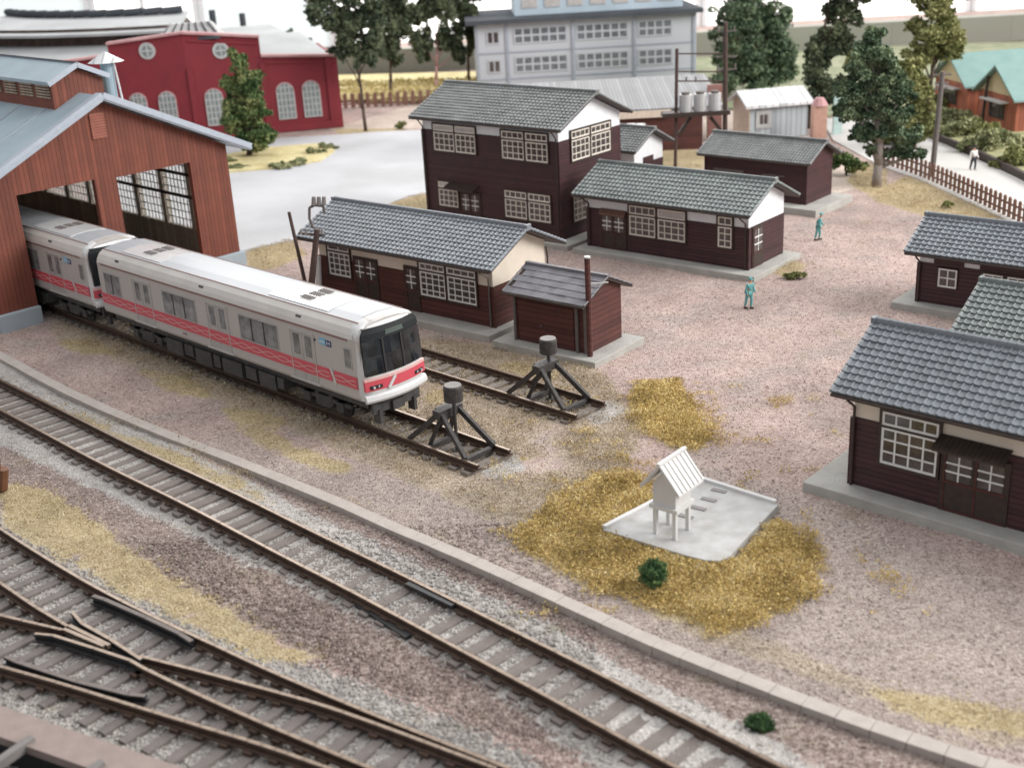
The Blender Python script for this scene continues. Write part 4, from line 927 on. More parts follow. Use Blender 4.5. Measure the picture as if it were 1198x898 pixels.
for p in (R1, R2a, R4, R3a, R5b, R5): polyrail(smooth(p), 'rail', T_, chairs=True)
def gpath(pts, z=.39): return [g(x, y, z)[:2] for x, y in pts]
frog = MB()
for a, b in (((81, 733), (128, 756)), ((75, 737), (122, 757))): frog.bar(g(*a, .33), g(*b, .33), .12, .14)
frog.build('crossing_nose', M['rail_top'], T_)
for p in (((85, 716), (96, 729), (128, 747), (165, 771)), ((41, 741), (62, 743), (110, 758), (152, 772), (166, 780))): polyrail(gpath(p, .39), 'wing_rail', T_, w=.13, zt=.41, body='black')
for p in (((109, 697), (122, 701), (170, 722), (210, 741), (224, 750)), ((7, 768), (20, 774), (90, 797), (150, 812), (170, 814))): polyrail(gpath(p, .39), 'check_rail', T_, w=.17, zt=.42, body='black', head='sleeper')
c1 = [(Vector(a) + Vector(b)) / 2 for a, b in zip(resample(smooth(R1), .82)[4:], resample(smooth(R1), .82)[4:])]
proto = None
allc = resample(smooth(R1), .8)[3:]
for i, p in enumerate(allc):
    d = allc[min(i + 1, len(allc) - 1)] - allc[max(0, i - 1)]; d.normalize(); nrm = Vector((d.y, -d.x))
    m = MB(); L_ = 5.6 if i < 26 else 4.6
    L_ = 6.4 - abs(i - 8) * .07
    q = p + nrm * -.4; e = p + nrm * (L_ - .75)
    m.bar((q.x, q.y, -.01), (e.x, e.y, -.015), .31, .2); m.build('sleeper', M['sleeper_dust'], T_)
# ballast stones piled white beside the turnout
tag(stones(30000, -20, 2, 22, 38, .04, .1, 'ballast'), 'pale ballast stones around the near turnout', 'ballast', kind='stuff')
# concrete kerb line
kp = [(-29.6, 62.9), (-25.15, 58.17), (-20.72, 53.2), (-17.12, 49.62), (-14.0, 46.74), (-11.21, 44.3), (-8.61, 41.9), (-6.27, 39.75), (-4.59, 38.0), (-2.33, 35.9), (-.27, 33.85), (1.6, 31.95), (3.4, 30.1), (5.42, 28.3), (7.21, 26.75), (8.91, 25.4), (10.64, 24.15), (12.6, 22.8)]
ks = resample(smooth(kp), .92); m = MB()
for a, b in zip(ks, ks[1:]):
    d = (b - a).normalized() * .007; m.bar((a.x + d.x, a.y + d.y, .0), (b.x - d.x, b.y - d.y, .0 + random.uniform(-.008, .008)), .50, .36)
m.build('kerb', M['kerb'], bevel=.01)['kind'] = 'structure'
# ================================================================ BUFFER STOPS AND LAMPS
def buffer_stop(e, label, gauge):
    R = thing('buffer_stop', label, 'buffer stop', (e.x, e.y, 0), -math.pi / 4, 'buffer stops at the siding ends')
    for s in (-1, 1):
        y = s * gauge / 2 * .62; yr = s * gauge / 2 * .9
        m = MB(); m.bar((-3.9, yr, .38), (-2.35, y * .35 + s * .28, 1.75), .15, .2); m.build('front_strut', M['buffer'], R)
        m = MB(); m.bar((-2.3, y * .35 + s * .25, 1.72), (-.75, yr, .4), .15, .2); m.build('rear_strut', M['buffer'], R)
        m = MB(); m.bar((-3.0, y, .25), (-2.45, y * .6, 1.5), .12, .14); m.build('brace', M['buffer'], R)
    m = MB(); m.box(-2.6, -2.2, -.62, .62, 1.5, 1.86); m.build('beam', M['buffer'], R, bevel=.02)
    m = MB(); m.box(-2.75, -2.62, -.34, .34, 1.52, 1.84); m.build('buffer_pad', M['black'], R)
    m = MB(); m.box(-3.0, -2.8, -gauge / 2 + .1, gauge / 2 - .1, .15, .33); m.box(-1.0, -.8, -gauge / 2 + .1, gauge / 2 - .1, .15, .33); m.build('cross_tie', M['buffer'], R)
    return R
buffer_stop(e1, 'nearer black buffer stop straight ahead of the train cab', 1.7)
buffer_stop(e2, 'farther black buffer stop in front of the small red brown shed', 1.75)
def lamp(px, py, label):
    p = g(px, py, .1); R = thing('marker_lamp', label, 'lamp post', (p.x, p.y, .05), 0, 'drum lamps on posts at the buffer stops')
    m = MB(); m.tube((0, 0, -.1), (0, 0, 2.2), .075, 8); m.tube((0, 0, 0), (0, 0, .12), .2, 8); m.build('post', M['buffer'], R)
    m = MB(); m.tube((0, 0, 2.15), (0, 0, 2.75), .37, 20); m.build('drum', M['buffer'], R, bevel=.03)
    m = MB(); m.tube((0, 0, 2.76), (0, 0, 2.80), .33, 20); m.build('drum_top', M['girder_grey'], R)
lamp(535, 527, 'black drum lamp on a post over the nearer buffer stop'); lamp(644, 467, 'black drum lamp on a post over the farther buffer stop')
# ================================================================ SHRINE
sb = [(2.74, 36.62), (5.2, 34.62), (5.75, 34.25), (6.2, 34.15), (6.6, 34.45), (7.1, 35.2), (8.85, 37.72), (6.51, 40.07)]
SH = thing('garden_platform', 'pale grey slab with a low rim and stepping slots in the ochre grass', 'platform')
MB().prism(sb, -.1, .22).build('slab', M['slab_white'], SH, bevel=.02)
m = MB(); m.bar((2.8, 36.68, .27), (6.5, 40.0, .27), .16, .12); m.bar((6.5, 40.0, .27), (8.78, 37.8, .27), .16, .118); m.build('rim', M['offwhite'], SH)
for (px, py) in ((841, 574), (829, 584.5), (817, 594.5), (802, 604)):
    p = g(px, py, .22); m = MB(); 
    d = Vector((.82, -.57)) * .27; m.bar((p.x - d.x, p.y - d.y, .235), (p.x + d.x, p.y + d.y, .235), .2, .03); m.build('stepping_slot', M['girder_grey'], SH)
HS = thing('shrine', 'tiny white shrine house on four legs with a steep ribbed roof', 'shrine', (4.37, 36.14, .22), -.70)
for x in (0.06, .80):
    for y in (.06, .86): MB().box(x - .065, x + .065, y - .065, y + .065, 0, 1.0).build('leg', M['offwhite'], HS)
for y in (.06, .86):
    pass
MB().box(-.1, .96, -.08, 1.0, .98, 1.12).build('floor', M['offwhite'], HS)
MB().extr([(0, 1.12), (0, 1.85), (.43, 2.42), (.86, 1.85), (.86, 1.12)], .0, .92, M=lambda x, y, z: (y, x, z)).build('wall', M['offwhite'], HS)
rf = MB(); RH, RE, RX = 2.68, 1.78, .74
for sg in (-1, 1):
    pts = [(.43, RH), (.43 + sg * RX, RE), (.43 + sg * RX, RE - .07), (.43, RH - .09)]
    rf.add([(x, y, z) for y in (-.28, 1.22) for x, z in pts], [(0, 1, 2, 3), (7, 6, 5, 4), (0, 4, 5, 1), (1, 5, 6, 2), (2, 6, 7, 3), (3, 7, 4, 0)])
    for i in range(7):
        y = -.25 + i * 1.44 / 6; rf.bar((.43, y, RH + .01), (.43 + sg * RX, y, RE + .02), .09, .05)
rf.bar((.43, -.34, RH + .03), (.43, 1.28, RH + .03), .12, .1)
rf.build('roof', M['offwhite'], HS)
# ================================================================ POLES
def wood_pole(px, py, hpx, label, r=.1, m_='pole', cat='pole', z0=0, Ytop=None, name='pole'):
    b = g(px, py, z0); t = at(hpx[0], hpx[1], b.y if Ytop is None else Ytop)
    return b, t
b, t = wood_pole(689, 422, (690, 300), '')
P = thing('chimney_pipe', 'brown stove pipe standing at the corner of the small red brown shed', 'pipe', (3.62, 53.02, 0))
m = MB(); m.tube((0, 0, .2), (0, 0, 4.95), .13, 10); m.build('pipe', M['timber_red'], P)
m = MB(); m.tube((0, 0, 4.93), (0, 0, 5.0), .145, 10); m.build('pipe_cap', M['offwhite'], P)
m = MB(); m.bar((0, 0, 3.72), (.9, -.1, 3.78), .05, .05); m.build('bracket', M['offwhite'], P)
# poles left of house C
b = g(362, 352); t = at(338, 248, b.y)
pm = MB(); pm.tube(b, t, .11, 8, .09); o = pm.build('leaning_pole', M['pole']); tag(o, 'bare brown pole leaning left beside the cream gabled house', 'pole')
U = thing('signal_post', 'stout brown post with insulators and a curved bracket beside the blue tiled house', 'signal post', g(361, 366))
b0 = g(361, 366)
t = at(371, 268, b0.y) - b0
m = MB(); m.tube((0, 0, 0), t, .2, 8, .15); m.build('post', M['pole'], U)
m = MB(); m.bar(at(349, 273, b0.y) - b0, at(380, 275, b0.y) - b0, .08, .1); m.build('crossarm', M['pole'], U)
m = MB()
for px in (352, 358, 377): m.tube(at(px, 274, b0.y) - b0, at(px, 268, b0.y) - b0, .09, 8, .05)
m.build('insulator', M['girder_grey'], U)
m = MB(); pts = [(367, 267), (362, 256), (362, 243), (368, 240), (378, 241), (380, 250)]
for a, c_ in zip(pts, pts[1:]): m.tube(at(*a, b0.y) - b0, at(*c_, b0.y) - b0, .07, 6)
m.build('bracket', M['pole_grey'], U)
m = MB()
for px in (367, 373, 379): m.tube(at(px, 240, b0.y) - b0, at(px, 230, b0.y) - b0, .13, 8, .1)
m.build('insulator', M['girder_grey'], U)
wq = g(374, 352); m = MB(); m.tube(wq, at(372, 300, wq.y), .16, 8); tag(m.build('white_post', M['offwhite']), 'plain white post between the brown signal post and the house corner', 'post')
# brown stub at the left edge
m = MB(); b0 = g(2, 572); m.tube(b0 - Vector((.1, 0, 0)), at(-6, 530, b0.y), .16, 8); m.tube(b0, at(3, 548, b0.y), .22, 8); tag(m.build('stump_post', mat('rust_brown', (.16, .065, .03))), 'rust brown stub of a post at the left edge of the grass', 'post')
# H frame with transformers
H = thing('transformer_frame', 'twin pole frame with crossbars carrying a platform of three grey drums', 'utility frame', (0, 0, 0))
hb1 = g(790, 199); HY = hb1.y; hb2 = g(848, 192); hb2 = Vector((at(848, 192, HY).x, HY, 0))
H.location = (hb1.x, hb1.y, 0)
def hat(px, py): return at(px, py, HY) - Vector((hb1.x, hb1.y, 0))
m = MB(); m.tube((0, 0, 0), hat(792, 57), .13, 8); m.build('pole', M['pole'], H)
m = MB(); m.tube((hb2.x - hb1.x, 0, 0), hat(849, 26), .2, 8, .16); m.build('pole', M['pole'], H)
for y in (63, 84, 95): m = MB(); m.bar(hat(792, y), hat(849, y), .08, .1); m.build('crossbar', M['pole'], H)
for y in (37, 67, 82): m = MB(); m.bar(hat(838, y), hat(862, y - 1), .08, .1); m.build('crossarm', M['pole_grey'], H)
m = MB()
for (x, y) in ((803, 95), (814, 95), (830, 95), (840, 37), (859, 36), (840, 81), (860, 80)): m.tube(hat(x, y + 1), hat(x, y - 5), .07, 6)
m.build('insulator', M['pole_grey'], H)
a = hat(792, 133); c_ = hat(848, 135); m = MB(); m.box(a.x - 1.1, c_.x + .3, -.6, .7, a.z - .2, a.z + .12); m.build('platform', M['dark_wood'], H)
m = MB(); m.bar(hat(794, 158), hat(808, 137), .25, .25); m.build('brace', M['dark_wood'], H); m = MB(); m.bar(hat(846, 156), hat(831, 137), .25, .25); m.build('brace', M['dark_wood'], H)
for x in (802, 819, 836):
    q = hat(x, 131); m = MB(); m.tube((q.x, 0, a.z + .1), (q.x, 0, a.z + 1.35), .48, 14); dr = m.build('transformer', M['drum_grey'], H)
    m = MB(); m.tube((q.x, 0, a.z + 1.35), (q.x, 0, a.z + 1.55), .3, 10); m.build('cap', M['pole_grey'], dr)
def simple_pole(base, top, r, mm, label, arms=()):
    b0 = g(*base); R = thing('utility_pole', label, 'utility pole', b0)
    m = MB(); m.tube((0, 0, 0), at(*top, b0.y) - b0, r, 8, r * .8); m.build('pole', M[mm], R)
    for (p, q) in arms: m = MB(); m.bar(at(*p, b0.y) - b0, at(*q, b0.y) - b0, .09, .12); m.build('crossarm', M['pole_grey'], R)
simple_pole((1090, 208), (1103, 84), .2, 'pole_grey', 'tall grey brown utility pole beside the road behind the picket fence', (((1092, 88), (1113, 87)), ((1093, 104), (1108, 103)), ((1094, 98), (1110, 97))))
simple_pole((1148, 148), (1157, 85), .14, 'dark_wood', 'thin black pole in front of the green roofed houses')
# ================================================================ FENCES
def picket_fence(pts, label, h=1.0, step=.55, rails=(.35, .75), w=.22):
    R = thing('picket_fence', label, 'fence'); P = resample([Vector(p[:2]) for p in pts], step); proto = None
    for i, p in enumerate(P[:100]):
        q = P[min(i + 1, len(P) - 1)] - P[max(0, i - 1)]; an = math.atan2(q.y, q.x)
        if proto is None:
            m = MB(); m.add([(-w / 2, -.04, 0), (w / 2, -.04, 0), (w / 2, -.04, h - .1), (0, -.04, h), (-w / 2, -.04, h - .1), (-w / 2, .04, 0), (w / 2, .04, 0), (w / 2, .04, h - .1), (0, .04, h), (-w / 2, .04, h - .1)],
                            [(0, 1, 2, 3, 4), (9, 8, 7, 6, 5), (0, 5, 6, 1), (1, 6, 7, 2), (2, 7, 8, 3), (3, 8, 9, 4), (4, 9, 5, 0)]); proto = o = m.build('picket', M['fence'], R)
        else: o = proto.copy(); COL.objects.link(o)
        o.parent = R; o.location = (p.x, p.y, 0); o.rotation_euler = (0, 0, an)
    for z in rails:
        m = MB()
        for a, c in zip(P, P[1:]): m.bar((a.x, a.y + .07, z), (c.x, c.y + .07, z), .06, .12)
        m.build('fence_rail', M['fence'], R)
fp = [g(*p) for p in ((1028, 191), (1050, 198), (1078, 208), (1110, 222), (1150, 241), (1198, 264))]; fp.append(fp[-1] + (fp[-1] - fp[-2]) * .6)
picket_fence(fp, 'brown picket fence running along the light grey road on the right', 1.35, .62, rails=(.4, .9), w=.3)
picket_fence([g(*p) for p in ((396, 127), (440, 125), (500, 122), (540, 119))], 'brown picket fence in front of the pale yellow field', 1.5, .8, w=.4)
# ================================================================ ROUNDHOUSE
PRr = Vector((-14.96, 121.79)); PRc = Vector((-28.59, 118.75)); PLe = PRc + Vector((-math.cos(.04), -math.sin(.04))) * 8.5
def arch_window(root, Fm, s, z0, z1, w):
    c = MB(); n = 8; zc = z1 - w / 2
    out = [(s - w / 2, z0), (s + w / 2, z0)] + [(s + w / 2 * math.cos(t), zc + w / 2 * math.sin(t)) for t in [math.pi * i / n for i in range(n + 1)]]
    def ring(sc, d0, d1, mt, nm, par):
        zc0 = (z0 + z1) / 2; pts = [(s + (a - s) * sc[0], zc0 + (b - zc0) * sc[1]) for a, b in out]; k = len(pts); m = MB()
        m.add([Fm(a, d0, b) for a, b in pts] + [Fm(a, d1, b) for a, b in pts], [tuple(range(k))[::-1], tuple(range(k, 2 * k))] + [(i, (i + 1) % k, k + (i + 1) % k, k + i) for i in range(k)]); return m.build(nm, mt, par)
    wo = ring((1.12, 1.06), -.05, .08, M['brick_trim'], 'window', root); ring((1, 1), -.02, .11, M['green_pane'], 'pane', wo)
    m = MB()
    for i in range(5): x = s - w / 2 + w * i / 4; fbox(m, Fm, x - .05, x + .05, .1, .14, z0, zc + (w / 2 * math.sqrt(max(0, 1 - ((x - s) / (w / 2)) ** 2)))) 
    for i in range(6): z = z0 + (zc - z0 + .4) * i / 5; fbox(m, Fm, s - w / 2, s + w / 2, .1, .138, z - .045, z + .045)
    m.build('lattice', M['grey_trim'], wo)
def round_window(root, Fm, s, z, r):
    m = MB(); m.tube(Fm(s, 0, z), Fm(s, .1, z), r, 20); wo = m.build('round_window', M['grey_trim'], root)
    m = MB(); m.tube(Fm(s, .05, z), Fm(s, .13, z), r * .68, 16); m.build('pane', M['green_pane'], wo)
    m = MB(); fbox(m, Fm, s - r * .7, s + r * .7, .13, .17, z - .06, z + .06); fbox(m, Fm, s - .06, s + .06, .13, .172, z - r * .7, z + r * .7); m.build('lattice', M['grey_trim'], wo)
RH_ = thing('roundhouse', 'large crimson brick roundhouse with arched windows and curved grey roof at upper left', 'roundhouse', (PRc.x, PRc.y, 0))
# right facet local frame: origin corner; x along to right end
dR = PRr - PRc; LR = dR.length; aR = math.atan2(dR.y, dR.x)
def FR(s, d, z): # s from corner to right
    c, s_ = math.cos(aR), math.sin(aR); return (c * s + s_ * d, s_ * s - c * d, z)
def FL(s, d, z): # s negative to left from corner
    c, s_ = math.cos(.04), math.sin(.04); return (c * s + s_ * d, s_ * s - c * d, z)
def ffill(mb, Fm, pts, d0, d1):
    k = len(pts); mb.add([Fm(a, d0, b) for a, b in pts] + [Fm(a, d1, b) for a, b in pts], [tuple(range(k))[::-1], tuple(range(k, 2 * k))] + [(i, (i + 1) % k, k + (i + 1) % k, k + i) for i in range(k)])
m = MB(); ffill(m, FR, [(0, 0), (LR, 0), (LR, 6.7), (6.9, 7.2), (6.9, 8.95), (0, 9.8)], -.6, 0); ffill(m, FL, [(-14, 0), (0, 0), (0, 9.8), (-6.9, 9.2), (-6.9, 8.2), (-14, 7.6)], -.6, 0); m.build('brick_wall', M['brick_red'], RH_)
m = MB()
for a, b in (((0, 9.85), (6.95, 9.0)), ((6.9, 7.25), (LR + .1, 6.75))): m.bar(FR(a[0], -.2, a[1]), FR(b[0], -.2, b[1]), .95, .22)
for a, b in (((0, 9.85), (-6.95, 9.25)), ((-6.9, 8.25), (-14, 7.65))): m.bar(FL(a[0], -.2, a[1]), FL(b[0], -.2, b[1]), .95, .22)
m.build('coping', M['brick_trim'], RH_)
m = MB()
for s in (0.25, 6.9, LR - .9): ffill(m, FR, [(s - .25, 0), (s + .25, 0), (s + .25, 6.6), (s - .25, 6.6)], 0, .14)
ffill(m, FR, [(.4, 9.0), (6.8, 8.25), (6.8, 8.45), (.4, 9.2)], 0, .12); ffill(m, FR, [(7.1, 6.5), (LR, 6.1), (LR, 6.3), (7.1, 6.7)], 0, .12); ffill(m, FR, [(0, 0), (LR, 0), (LR, .7), (0, .7)], .0, .16)
ffill(m, FL, [(-14, 0), (0, 0), (0, .7), (-14, .7)], .0, .16)
m.build('pilaster', M['brick_red'], RH_)
for s in (2.1, 5.1, 8.75, 11.2): arch_window(RH_, FR, s, 1.25, 4.55, 1.55)
for s in (-2.2, -4.9, -9.0, -11.6): arch_window(RH_, FL, s, 1.25, 4.6, 1.5)
round_window(RH_, FR, 3.3, 8.0, .75); round_window(RH_, FL, -3.35, 8.4, .75)
m = MB(); PW = FR(LR, -.3, 0); ffill(m, lambda s, d, z: (FR(LR, 0, 0)[0] - d - .0 + s * -.25, FR(LR, 0, 0)[1] + s, z), [(0.02, 0), (14, 0), (14, 6.6), (0.02, 6.6)], .02, .55); m.build('brick_wall', M['brick_red'], RH_)
# ring roof: centre far behind left
cx_, cy_ = -34 - PRc.x, 158 - PRc.y
def ring(r0, z0, r1, z1, a0, a1, n=40, th=.25):
    m = MB(); V = []
    for i in range(n + 1):
        t = a0 + (a1 - a0) * i / n
        for r, z in ((r0, z0), (r1, z1), (r1, z1 - th), (r0, z0 - th)): V.append((cx_ + r * math.cos(t), cy_ + r * math.sin(t), z))
    fs = []
    for i in range(n):
        for k in range(4): fs.append((i * 4 + k, i * 4 + (k + 1) % 4, (i + 1) * 4 + (k + 1) % 4, (i + 1) * 4 + k))
    fs += [(0, 1, 2, 3), (n * 4 + 3, n * 4 + 2, n * 4 + 1, n * 4)]
    m.add(V, fs); return m
A0, A1 = math.radians(-150), math.radians(-62)
rr = ring(39.0, 6.6, 30.5, 8.3, A0, A1).build('lower_roof', M['round_roof'], RH_)
ring(30.5, 8.2, 30.45, 9.9, A0, math.radians(-78), th=.0).build('clerestory', M['round_roof2'], RH_)
ring(31.6, 9.5, 22, 10.6, A0, math.radians(-84)).build('upper_roof', M['round_roof'], RH_)
ring(31.0, 7.6, 21, 8.5, math.radians(-90), math.radians(-62)).build('upper_roof', M['round_roof'], RH_)
ring(22.2, 10.6, 14, 8.5, A0, math.radians(-86)).build('inner_roof', M['round_roof'], RH_)
for i in range(13):
    t = math.radians(-148 + i * 5.0); m = MB(); r = 23.5
    m.tube((cx_ + r * math.cos(t - .035), cy_ + r * math.sin(t - .035), 10.75), (cx_ + r * math.cos(t + .05), cy_ + r * math.sin(t + .05), 10.85), .38, 8); m.build('roof_vent', M['roof_dark'], RH_)
m = MB(); c0 = (PRc - PRc); sk = FR(.8, -1.5, 0)
m.add([(x + .6, y + 2.6, z) for x, y, z in ((-3.2, -2, 9.2), (2.6, -.8, 9.2), (2.6, 1.6, 9.2), (-3.2, .4, 9.2), (-2.0, -.9, 10.5), (1.6, 0, 10.5), (1.6, .6, 10.5), (-2.0, -.3, 10.5))], [(0, 1, 2, 3), (7, 6, 5, 4), (0, 4, 5, 1), (1, 5, 6, 2), (2, 6, 7, 3), (3, 7, 4, 0)])
sko = m.build('skylight', M['grey_trim'], RH_)
m = MB()
for i in range(7):
    x = -2.9 + i * .88; m.bar((x + .6, .62 + (x + 3.2) * .2, 9.3), (x * .62 + .5, 2.6 - .5 + x * .1, 10.52), .1, .1)
m.box(-2.9, 3.4, .3, .5, 9.1, 9.35)
m.build('glazing_bar', M['roof_dark'], sko)
for (px, py, Y) in ((250, 30, 140), (285, 33, 146)):
    q = at(px, py, Y); m = MB(); m.tube((q.x, q.y, 6), (q.x, q.y, q.z + 1.6), .35, 8); tag(m.build('chimney', M['roof_dark']), ('left' if px < 260 else 'right') + ' one of two small dark flues behind the roundhouse roof', 'chimney', 'flues behind the roundhouse')
# low brick annexe hidden at the far left
# ================================================================ FACTORY
m0 = g(560, 110); FA = thing('factory_building', 'long pale blue grey factory with rows of square windows and a flat dark parapet roof', 'factory', (m0.x, m0.y, 0), .03)
MB().box(0, 24, 0, 12, 0, 7.35).build('wall', M['blue_wall'], FA)
m = MB(); m.box(-1.0, 24.6, -.9, 12.5, 7.3, 7.75); m.build('roof', M['roof_dark'], FA)
m = MB()
for x in (-.02, 3.25, 10.4, 17.1, 23.6): m.box(x, x + .3, -.14, .02, .2, 7.3)
for z in (1.35, 4.15): m.box(.3, 23.6, -.08, .0, z, z + .14)
m.build('pilaster', mat('blue_grey_trim', (.36, .395, .46), rough=.6), FA)
for z0, z1 in ((2.05, 3.65), (5.1, 6.7)):
    window(FA, front, 1.25, 2.55, z0 + .1, z1 - .2, 2, 1, casing='blue_wall', lat='blue_wall', fw=.05, bw=.14, bb=.1)
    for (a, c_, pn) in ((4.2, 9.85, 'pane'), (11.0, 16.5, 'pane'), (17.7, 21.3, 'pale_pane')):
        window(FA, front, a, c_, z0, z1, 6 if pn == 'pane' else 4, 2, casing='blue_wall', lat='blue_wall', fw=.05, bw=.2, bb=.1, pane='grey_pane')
MB().box(4.5, 23, 2.6, 11, 7.7, 10.2).build('upper_storey', M['blue_pale'], FA)
m = MB(); m.box(4.2, 23.3, 2.3, 11.3, 10.15, 10.4); m.box(5.5, 21.5, 3.2, 10.5, 10.4, 13.5); m.build('upper_roof', M['drum_grey'], FA)
m = MB()
for i in range(7): m.box(5.3 + i * 2.5, 7.0 + i * 2.5, 2.52, 2.6, 8.5, 9.4)
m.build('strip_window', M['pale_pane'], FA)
# long low annex in front: corrugated roof, cream fascia, dark red wall
nA = g(640, 160, 0); nY = 100.5
pa = at(570, 138, nY); pb = at(846, 131, nY)
N_ = thing('lean_to_store', 'low dark red store with grey corrugated roof and cream fascia before the factory', 'store', (pa.x, nY, 0), .0)
Ln = pb.x - pa.x; zf = pa.z
MB().box(0, Ln - 1.6, .3, 8, 0, zf - .35).build('wall', M['timber_red'], N_)
m = MB(); m.add([(0, 0, zf), (Ln, 0, zf), (Ln, 9, zf + 1.3), (0, 9, zf + 1.3), (0, 0, zf - .14), (Ln, 0, zf - .14), (Ln, 9, zf + 1.15), (0, 9, zf + 1.15)], [(0, 1, 2, 3), (7, 6, 5, 4), (0, 4, 5, 1), (1, 5, 6, 2), (2, 6, 7, 3), (3, 7, 4, 0)]); m.build('roof', M['corr'], N_)
m = MB(); m.box(0, Ln - 4.2, -.02, .25, zf - .7, zf - .12); m.build('fascia', M['cream_fascia'], N_)
m = MB()
for i in range(5): m.box(Ln - 5.8 + i * .0, Ln - 5.8, 0, 0, 0, 0) if 0 else None
rw = at(828, 110, 104); MB().box(rw.x, rw.x + 1.2, 104, 104.4, 0, rw.z + .7).build('brick_pier', mat('faded_brick', (.30, .15, .13), rough=.8), None); po = bpy.context.scene.collection.objects['brick_pier']; tag(po, 'narrow red brick pier behind the grey transformer drums', 'pier')
# clutter pots beside outbuilding
for i, px in enumerate((738, 749)):
    q = at(px, 150, 92); m = MB(); m.tube((q.x, 92, 0), (q.x, 92, q.z + .3), .4, 10); tag(m.build('water_tank', M['drum_grey']), ('left' if i == 0 else 'right') + ' one of two grey tanks peeping over the outbuilding roof', 'tank')
# white roofed shed
q0 = g(877, 164); q1 = g(944, 158); aS = math.atan2(q1.y - q0.y, q1.x - q0.x); Ls = (q1 - q0).length
L_ = thing('prefab_shed', 'pale blue prefab shed with bright white metal roof behind the storehouse', 'shed', (q0.x, q0.y, 0), aS)
MB().box(0, Ls, 0, 3.8, 0, 2.75).build('wall', M['blue_panel'], L_)
MB().extr([(-.01, 0), (-.01, 2.7), (1.9, 3.55), (3.81, 2.7), (3.81, 0)], -.06, -.002).build('gable_wall', M['cream_fascia'], L_)
m = MB(); m.extr([(-.4, 2.62), (-.4, 2.85), (1.9, 3.85), (4.2, 2.85), (4.2, 2.62), (1.9, 3.6)], -.5, Ls + .4); m.build('roof', M['white_roof'], L_)
window(L_, front, .75, 1.6, 1.15, 2.1, 2, 1, casing='drum_grey', lat='drum_grey', fw=.25, bw=.05)
# salmon kiosk + pale cyan board
q = g(957, 165); m = MB(); KS = thing('pink_kiosk', 'narrow salmon pink booth with a rounded top beside the prefab shed', 'booth', (q.x, q.y, 0))
MB().box(-.55, .55, -.5, .5, 0, 2.9).build('body', M['pinkish'], KS)
m = MB(); m.tube((0, 0, 2.9), (0, 0, 3.5), .7, 10, .35); m.build('roof', M['brick_trim'], KS)
q = g(979, 158); m = MB(); m.box(q.x - .35, q.x + .35, q.y - .15, q.y + .15, 0, 3.9); tag(m.build('pale_pillar', mat('pale_cyan', (.5, .66, .64))), 'pale cyan pillar between the pink booth and the tall tree', 'pillar')
# green roofed houses at right
def green_house(px, py, wd, label, he=2.9, hr=5.2, L=6.5, yaw=-.75):
    q = g(px, py); R = thing('green_roofed_house', label, 'house', (q.x, q.y, 0), yaw, 'green roofed houses on the right')
    MB().box(0, L, 0, wd, 0, he).build('wall', M['house_red'], R)
    MB().extr([(.0, he + .003), (wd / 2, hr - .25), (wd, he + .003)], -.02, L + .02).build('gable', M['yellow_gable'], R)
    m = MB(); m.extr([(-.5, he - .25), (-.5, he - .1), (wd / 2, hr), (wd + .5, he - .1), (wd + .5, he - .25), (wd / 2, hr - .18)], -.5, L + .5); m.build('roof', M['green_roof'], R)
    m = MB()
    for y in (.6, wd - .9): m.box(-.55, -.45, y, y + .3, 0, .01)
    # gable front faces -x
    m = MB(); m.box(-.06, -.0, wd * .30, wd * .70, .9, 2.2); wo = m.build('window', M['dark_wood'], R); m = MB(); m.box(-.08, -.03, wd * .34, wd * .66, 1.0, 2.1); m.build('pane', M['pane'], wo)
    m = MB(); m.box(-.7, 0, wd * .2, wd * .8, 2.3, 2.42); m.build('door_hood', M['drum_grey'], R)
    for i in range(2):
        m = MB(); m.box(1.2 + i * 2.6, 2.6 + i * 2.6, -.06, .0, 1.1, 2.1); wo = m.build('window', M['dark_wood'], R); m = MB(); m.box(1.3 + i * 2.6, 2.5 + i * 2.6, -.08, -.03, 1.2, 2.0); m.build('pane', M['green_pane'], wo)
    return R
green_house(1129, 139, 6.0, 'farther orange red house with teal green roof and pale gable', L=7, yaw=.12)
green_house(1186, 158, 6.0, 'nearer orange red house with teal green roof cut by the right edge', L=12, yaw=.12)
# ================================================================ TREES
tree('conifer', 'ragged green conifer on the grass island beside the red roundhouse', (292, 184), [(278, 72, 11, 14), (283, 92, 21, 16), (290, 115, 25, 18), (284, 140, 24, 16), (302, 132, 18, 15), (292, 160, 28, 14), (305, 165, 16, 12)], 'leaf_mid', n=20000, size=.17)
tree('leaning_tree', 'thin trunked dark tree nearest the red roundhouse corner', (428, 153), [(385, 12, 22, 20), (405, 35, 24, 22), (425, 20, 22, 25), (400, 62, 16, 16), (422, 60, 16, 22), (440, 45, 12, 22), (378, -15, 22, 22), (415, -15, 30, 20)], 'leaf_blackish', n=13000, size=.22, tr=.18, split=2)
tree('tall_tree', 'dark drooping tree in the yellow field left of the bare pinkish trunk', (457, 113), [(457, 60, 15, 20), (468, 30, 18, 26), (446, 30, 15, 22), (462, 0, 24, 22), (482, 15, 14, 20)], 'leaf_blackish', n=9500, size=.25, tr=.22, split=2)
tree('tall_tree', 'dark drooping tree with a pinkish trunk in the yellow field', (511, 108), [(492, 50, 12, 24), (500, 10, 20, 22), (525, 45, 13, 24), (518, 8, 20, 24), (535, 62, 10, 14)], 'leaf_blackish', bark='brick_trim', n=9500, size=.25, tr=.2, split=2)
tree('tall_tree', 'dark tree directly left of the blue grey factory', (549, 100), [(545, 20, 14, 26), (553, 48, 9, 16), (538, 0, 20, 20), (556, -10, 12, 20)], 'leaf_blackish', n=8000, size=.25, tr=.2, split=2)
